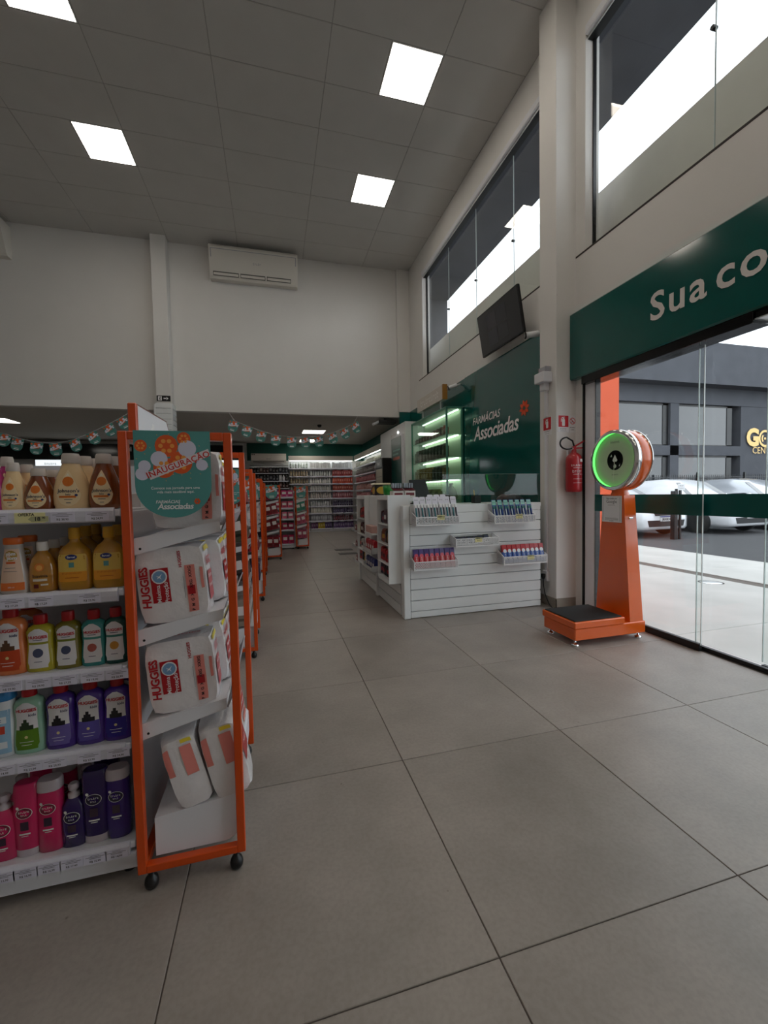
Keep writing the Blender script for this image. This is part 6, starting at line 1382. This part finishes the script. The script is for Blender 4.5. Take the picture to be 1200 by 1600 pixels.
# ------------------------------------------------------------------ cars: parked facing -y
CARW = mat('car_white', rgb(226, 228, 232), .15, coat=1); CGL = mat('car_glass', rgb(40, 46, 52), .05, coat=.8)
def car(xc, y0, label, body, plate, hgt=1.5, wid=1.76, ln=4.1, grille=True):
    t = thing('parked_car', label, 'car', (xc, y0, -.06)); g = Vector((xc, y0, -.06))
    n = 9
    # stations along the car: (y, half width, z bottom, z top of body)
    st = [(0, .62, .28, .62), (.06, .76, .22, .72), (.25, .84, .2, .80), (.9, .88, .2, .92), (1.3, .88, .2, .97), (2.6, .88, .2, 1.0), (3.5, .87, .2, 1.0), (3.95, .82, .25, .95), (4.1, .68, .32, .82)]
    def ring(y, w, z0, z1):
        w *= wid/1.76; h = z1-z0
        return [Vector((xc+u*w, y0+y*ln/4.1, -.06+z0+v*h)) for u, v in ((-.9, 0), (-1, .12), (-1, .6), (-.96, .85), (-.8, 1), (-.3, 1.03), (.3, 1.03), (.8, 1), (.96, .85), (1, .6), (1, .12), (.9, 0))]
    b = MB().m(body); vs = [p for s in st for p in ring(*s)]; m_ = 12
    b.add(vs, [(k*m_+i, k*m_+(i+1) % m_, (k+1)*m_+(i+1) % m_, (k+1)*m_+i) for k in range(len(st)-1) for i in range(m_)]+[tuple(range(m_)), tuple(range(len(vs)-m_, len(vs)))], True); b.build('body', t)
    # cabin
    cs = [(1.05, .80, .95, .965), (1.75, .70, .95, hgt-.08), (2.2, .68, .97, hgt), (3.1, .67, .97, hgt-.03), (3.6, .66, .97, hgt-.14), (4.0, .74, .9, .97)]
    def cring(y, w, z0, z1):
        w *= wid/1.76; wb = w if z1 < 1 else .80*wid/1.76; return [Vector((xc+u, y0+y*ln/4.1, -.06+z)) for u, z in ((-wb, z0), (-(wb*.4+w*.6), z0+(z1-z0)*.6), (-w*.86, z1-.02), (-w*.5, z1+.01), (w*.5, z1+.01), (w*.86, z1-.02), ((wb*.4+w*.6), z0+(z1-z0)*.6), (wb, z0))]
    b = MB().m(body); vs = [p for s in cs for p in cring(*s)]; m_ = 8
    b.add(vs, [(k*m_+i, k*m_+i+1, (k+1)*m_+i+1, (k+1)*m_+i) for k in range(len(cs)-1) for i in range(m_-1)], True); cab = b.build('cabin', t)
    # glazing slightly proud of the cabin
    A, B_ = cring(*cs[0]), cring(*cs[1]); off = Vector((0, -.012, .012))
    L = lambda p, q_, k: p+(q_-p)*k
    b = MB().m(CGL); b.add([L(A[1], B_[1], .12)+off, L(A[6], B_[6], .12)+off, L(A[5], B_[5], .95)+off, L(A[2], B_[2], .95)+off], [(0, 1, 2, 3)]); b.build('windscreen', cab)
    D_, E2, F2 = cring(*cs[2]), cring(*cs[3]), cring(*cs[4])
    for s in (0, 1):
        ib, it = (0, 2) if s == 0 else (7, 5); o = Vector((-.014 if s == 0 else .014, 0, 0))
        b = MB().m(CGL); P0, P1 = cring(*cs[1]), cring(*cs[2]); b.add([L(A[ib], P0[ib], .55)+o+Vector((0, 0, .04)), L(P1[ib], P1[it], .12)+o, L(P1[ib], P1[it], .85)+o, L(P0[ib], P0[it], .8)+o], [(0, 1, 2, 3)]); b.build('side_window', cab)
        b = MB().m(CGL); b.add([L(P1[ib], P1[it], .12)+o+Vector((0, .08, 0)), L(F2[ib], F2[it], .15)+o, L(F2[ib], F2[it], .7)+o, L(P1[ib], P1[it], .85)+o+Vector((0, .08, 0))], [(0, 1, 2, 3)]); b.build('side_window', cab)
        sx = -1 if s == 0 else 1
        for wy in (.78, 3.3):
            x_ = xc+sx*.87*wid/1.76; yy = y0+wy*ln/4.1
            w_ = MB().m(RUBBER).lathe([(.19, -.11), (.315, -.10), (.32, -.08), (.32, .02), (.31, .035), (.2, .04)], (x_-sx*.0, yy, .26), 26, 'x').build('wheel', t)
            b = MB().m(ALU); b.lathe([(.2, .03*sx), (.195, .045*sx)], (x_, yy, .26), 24, 'x', caps=False); b.lathe([(.05, .0*sx), (.045, .05*sx)], (x_, yy, .26), 14, 'x')
            for k in range(5):
                a = 2*PI*k/5; b.bar((x_+sx*.04, yy, .26), (x_+sx*.04, yy+.19*math.cos(a), .26+.19*math.sin(a)), .022, up=(1, 0, 0))
            b.build('rim', w_)
        b = MB().m(mat('head_lamp', rgb(200, 206, 212), .08, coat=1)); b.add([g+Vector((sx*.40, .0, .66)), g+Vector((sx*.72, .10, .70)), g+Vector((sx*.76, .14, .60)), g+Vector((sx*.42, .02, .56))], [(0, 1, 2, 3)]); b.build('head_lamp', t)
        MB().m(body).rbox(xc+sx*.93-.07, xc+sx*.93+.07, y0+1.32, y0+1.42, .93, 1.03, .03).build('mirror', t)
    b = MB().m(C(22, 22, 24)); b.prism([(-.55, .30), (.55, .30), (.6, .46), (-.6, .46)], -.012, .02, lambda u, v, w: g+Vector((u, w, v))); b.build('bumper_intake', t)
    b = MB().m(C(28, 28, 30)); b.prism([(-.36, .58), (.36, .58), (.4, .66), (-.4, .66)], -.012, .02, lambda u, v, w: g+Vector((u, w, v))); b.build('grille', t)
    b = MB().m(PAPER); b.prism(rrect(.42, .13, .01, 2, 0, .50), -.03, .0, lambda u, v, w: g+Vector((u, w, v))); b.m(C(30, 50, 130)); b.prism(rrect(.42, .03, .005, 1, 0, .553), -.032, .0, lambda u, v, w: g+Vector((u, w, v))); b.m(PRINT); b.text(plate, .085, lambda u, v: g+Vector((u, -.033, v+.485)), bold=.02); b.build('number_plate', t)
    return t
p = aty(1041, 812, 8.4); car(p.x, 8.4, 'white hatchback parked behind the white sign post', CARW, 'JBX8D81')
p = aty(1171, 812, 8.2); car(p.x+.1, 8.2, 'white car with spoked wheels parked beside the hatchback', CARW, 'IXG3266', hgt=1.56)
car(p.x+2.5, 7.9, 'silver grey car parked at the end of the row of cars', mat('car_silver', rgb(176, 180, 186), .2, metal=.3, coat=1), 'MJK4F20', hgt=1.55)
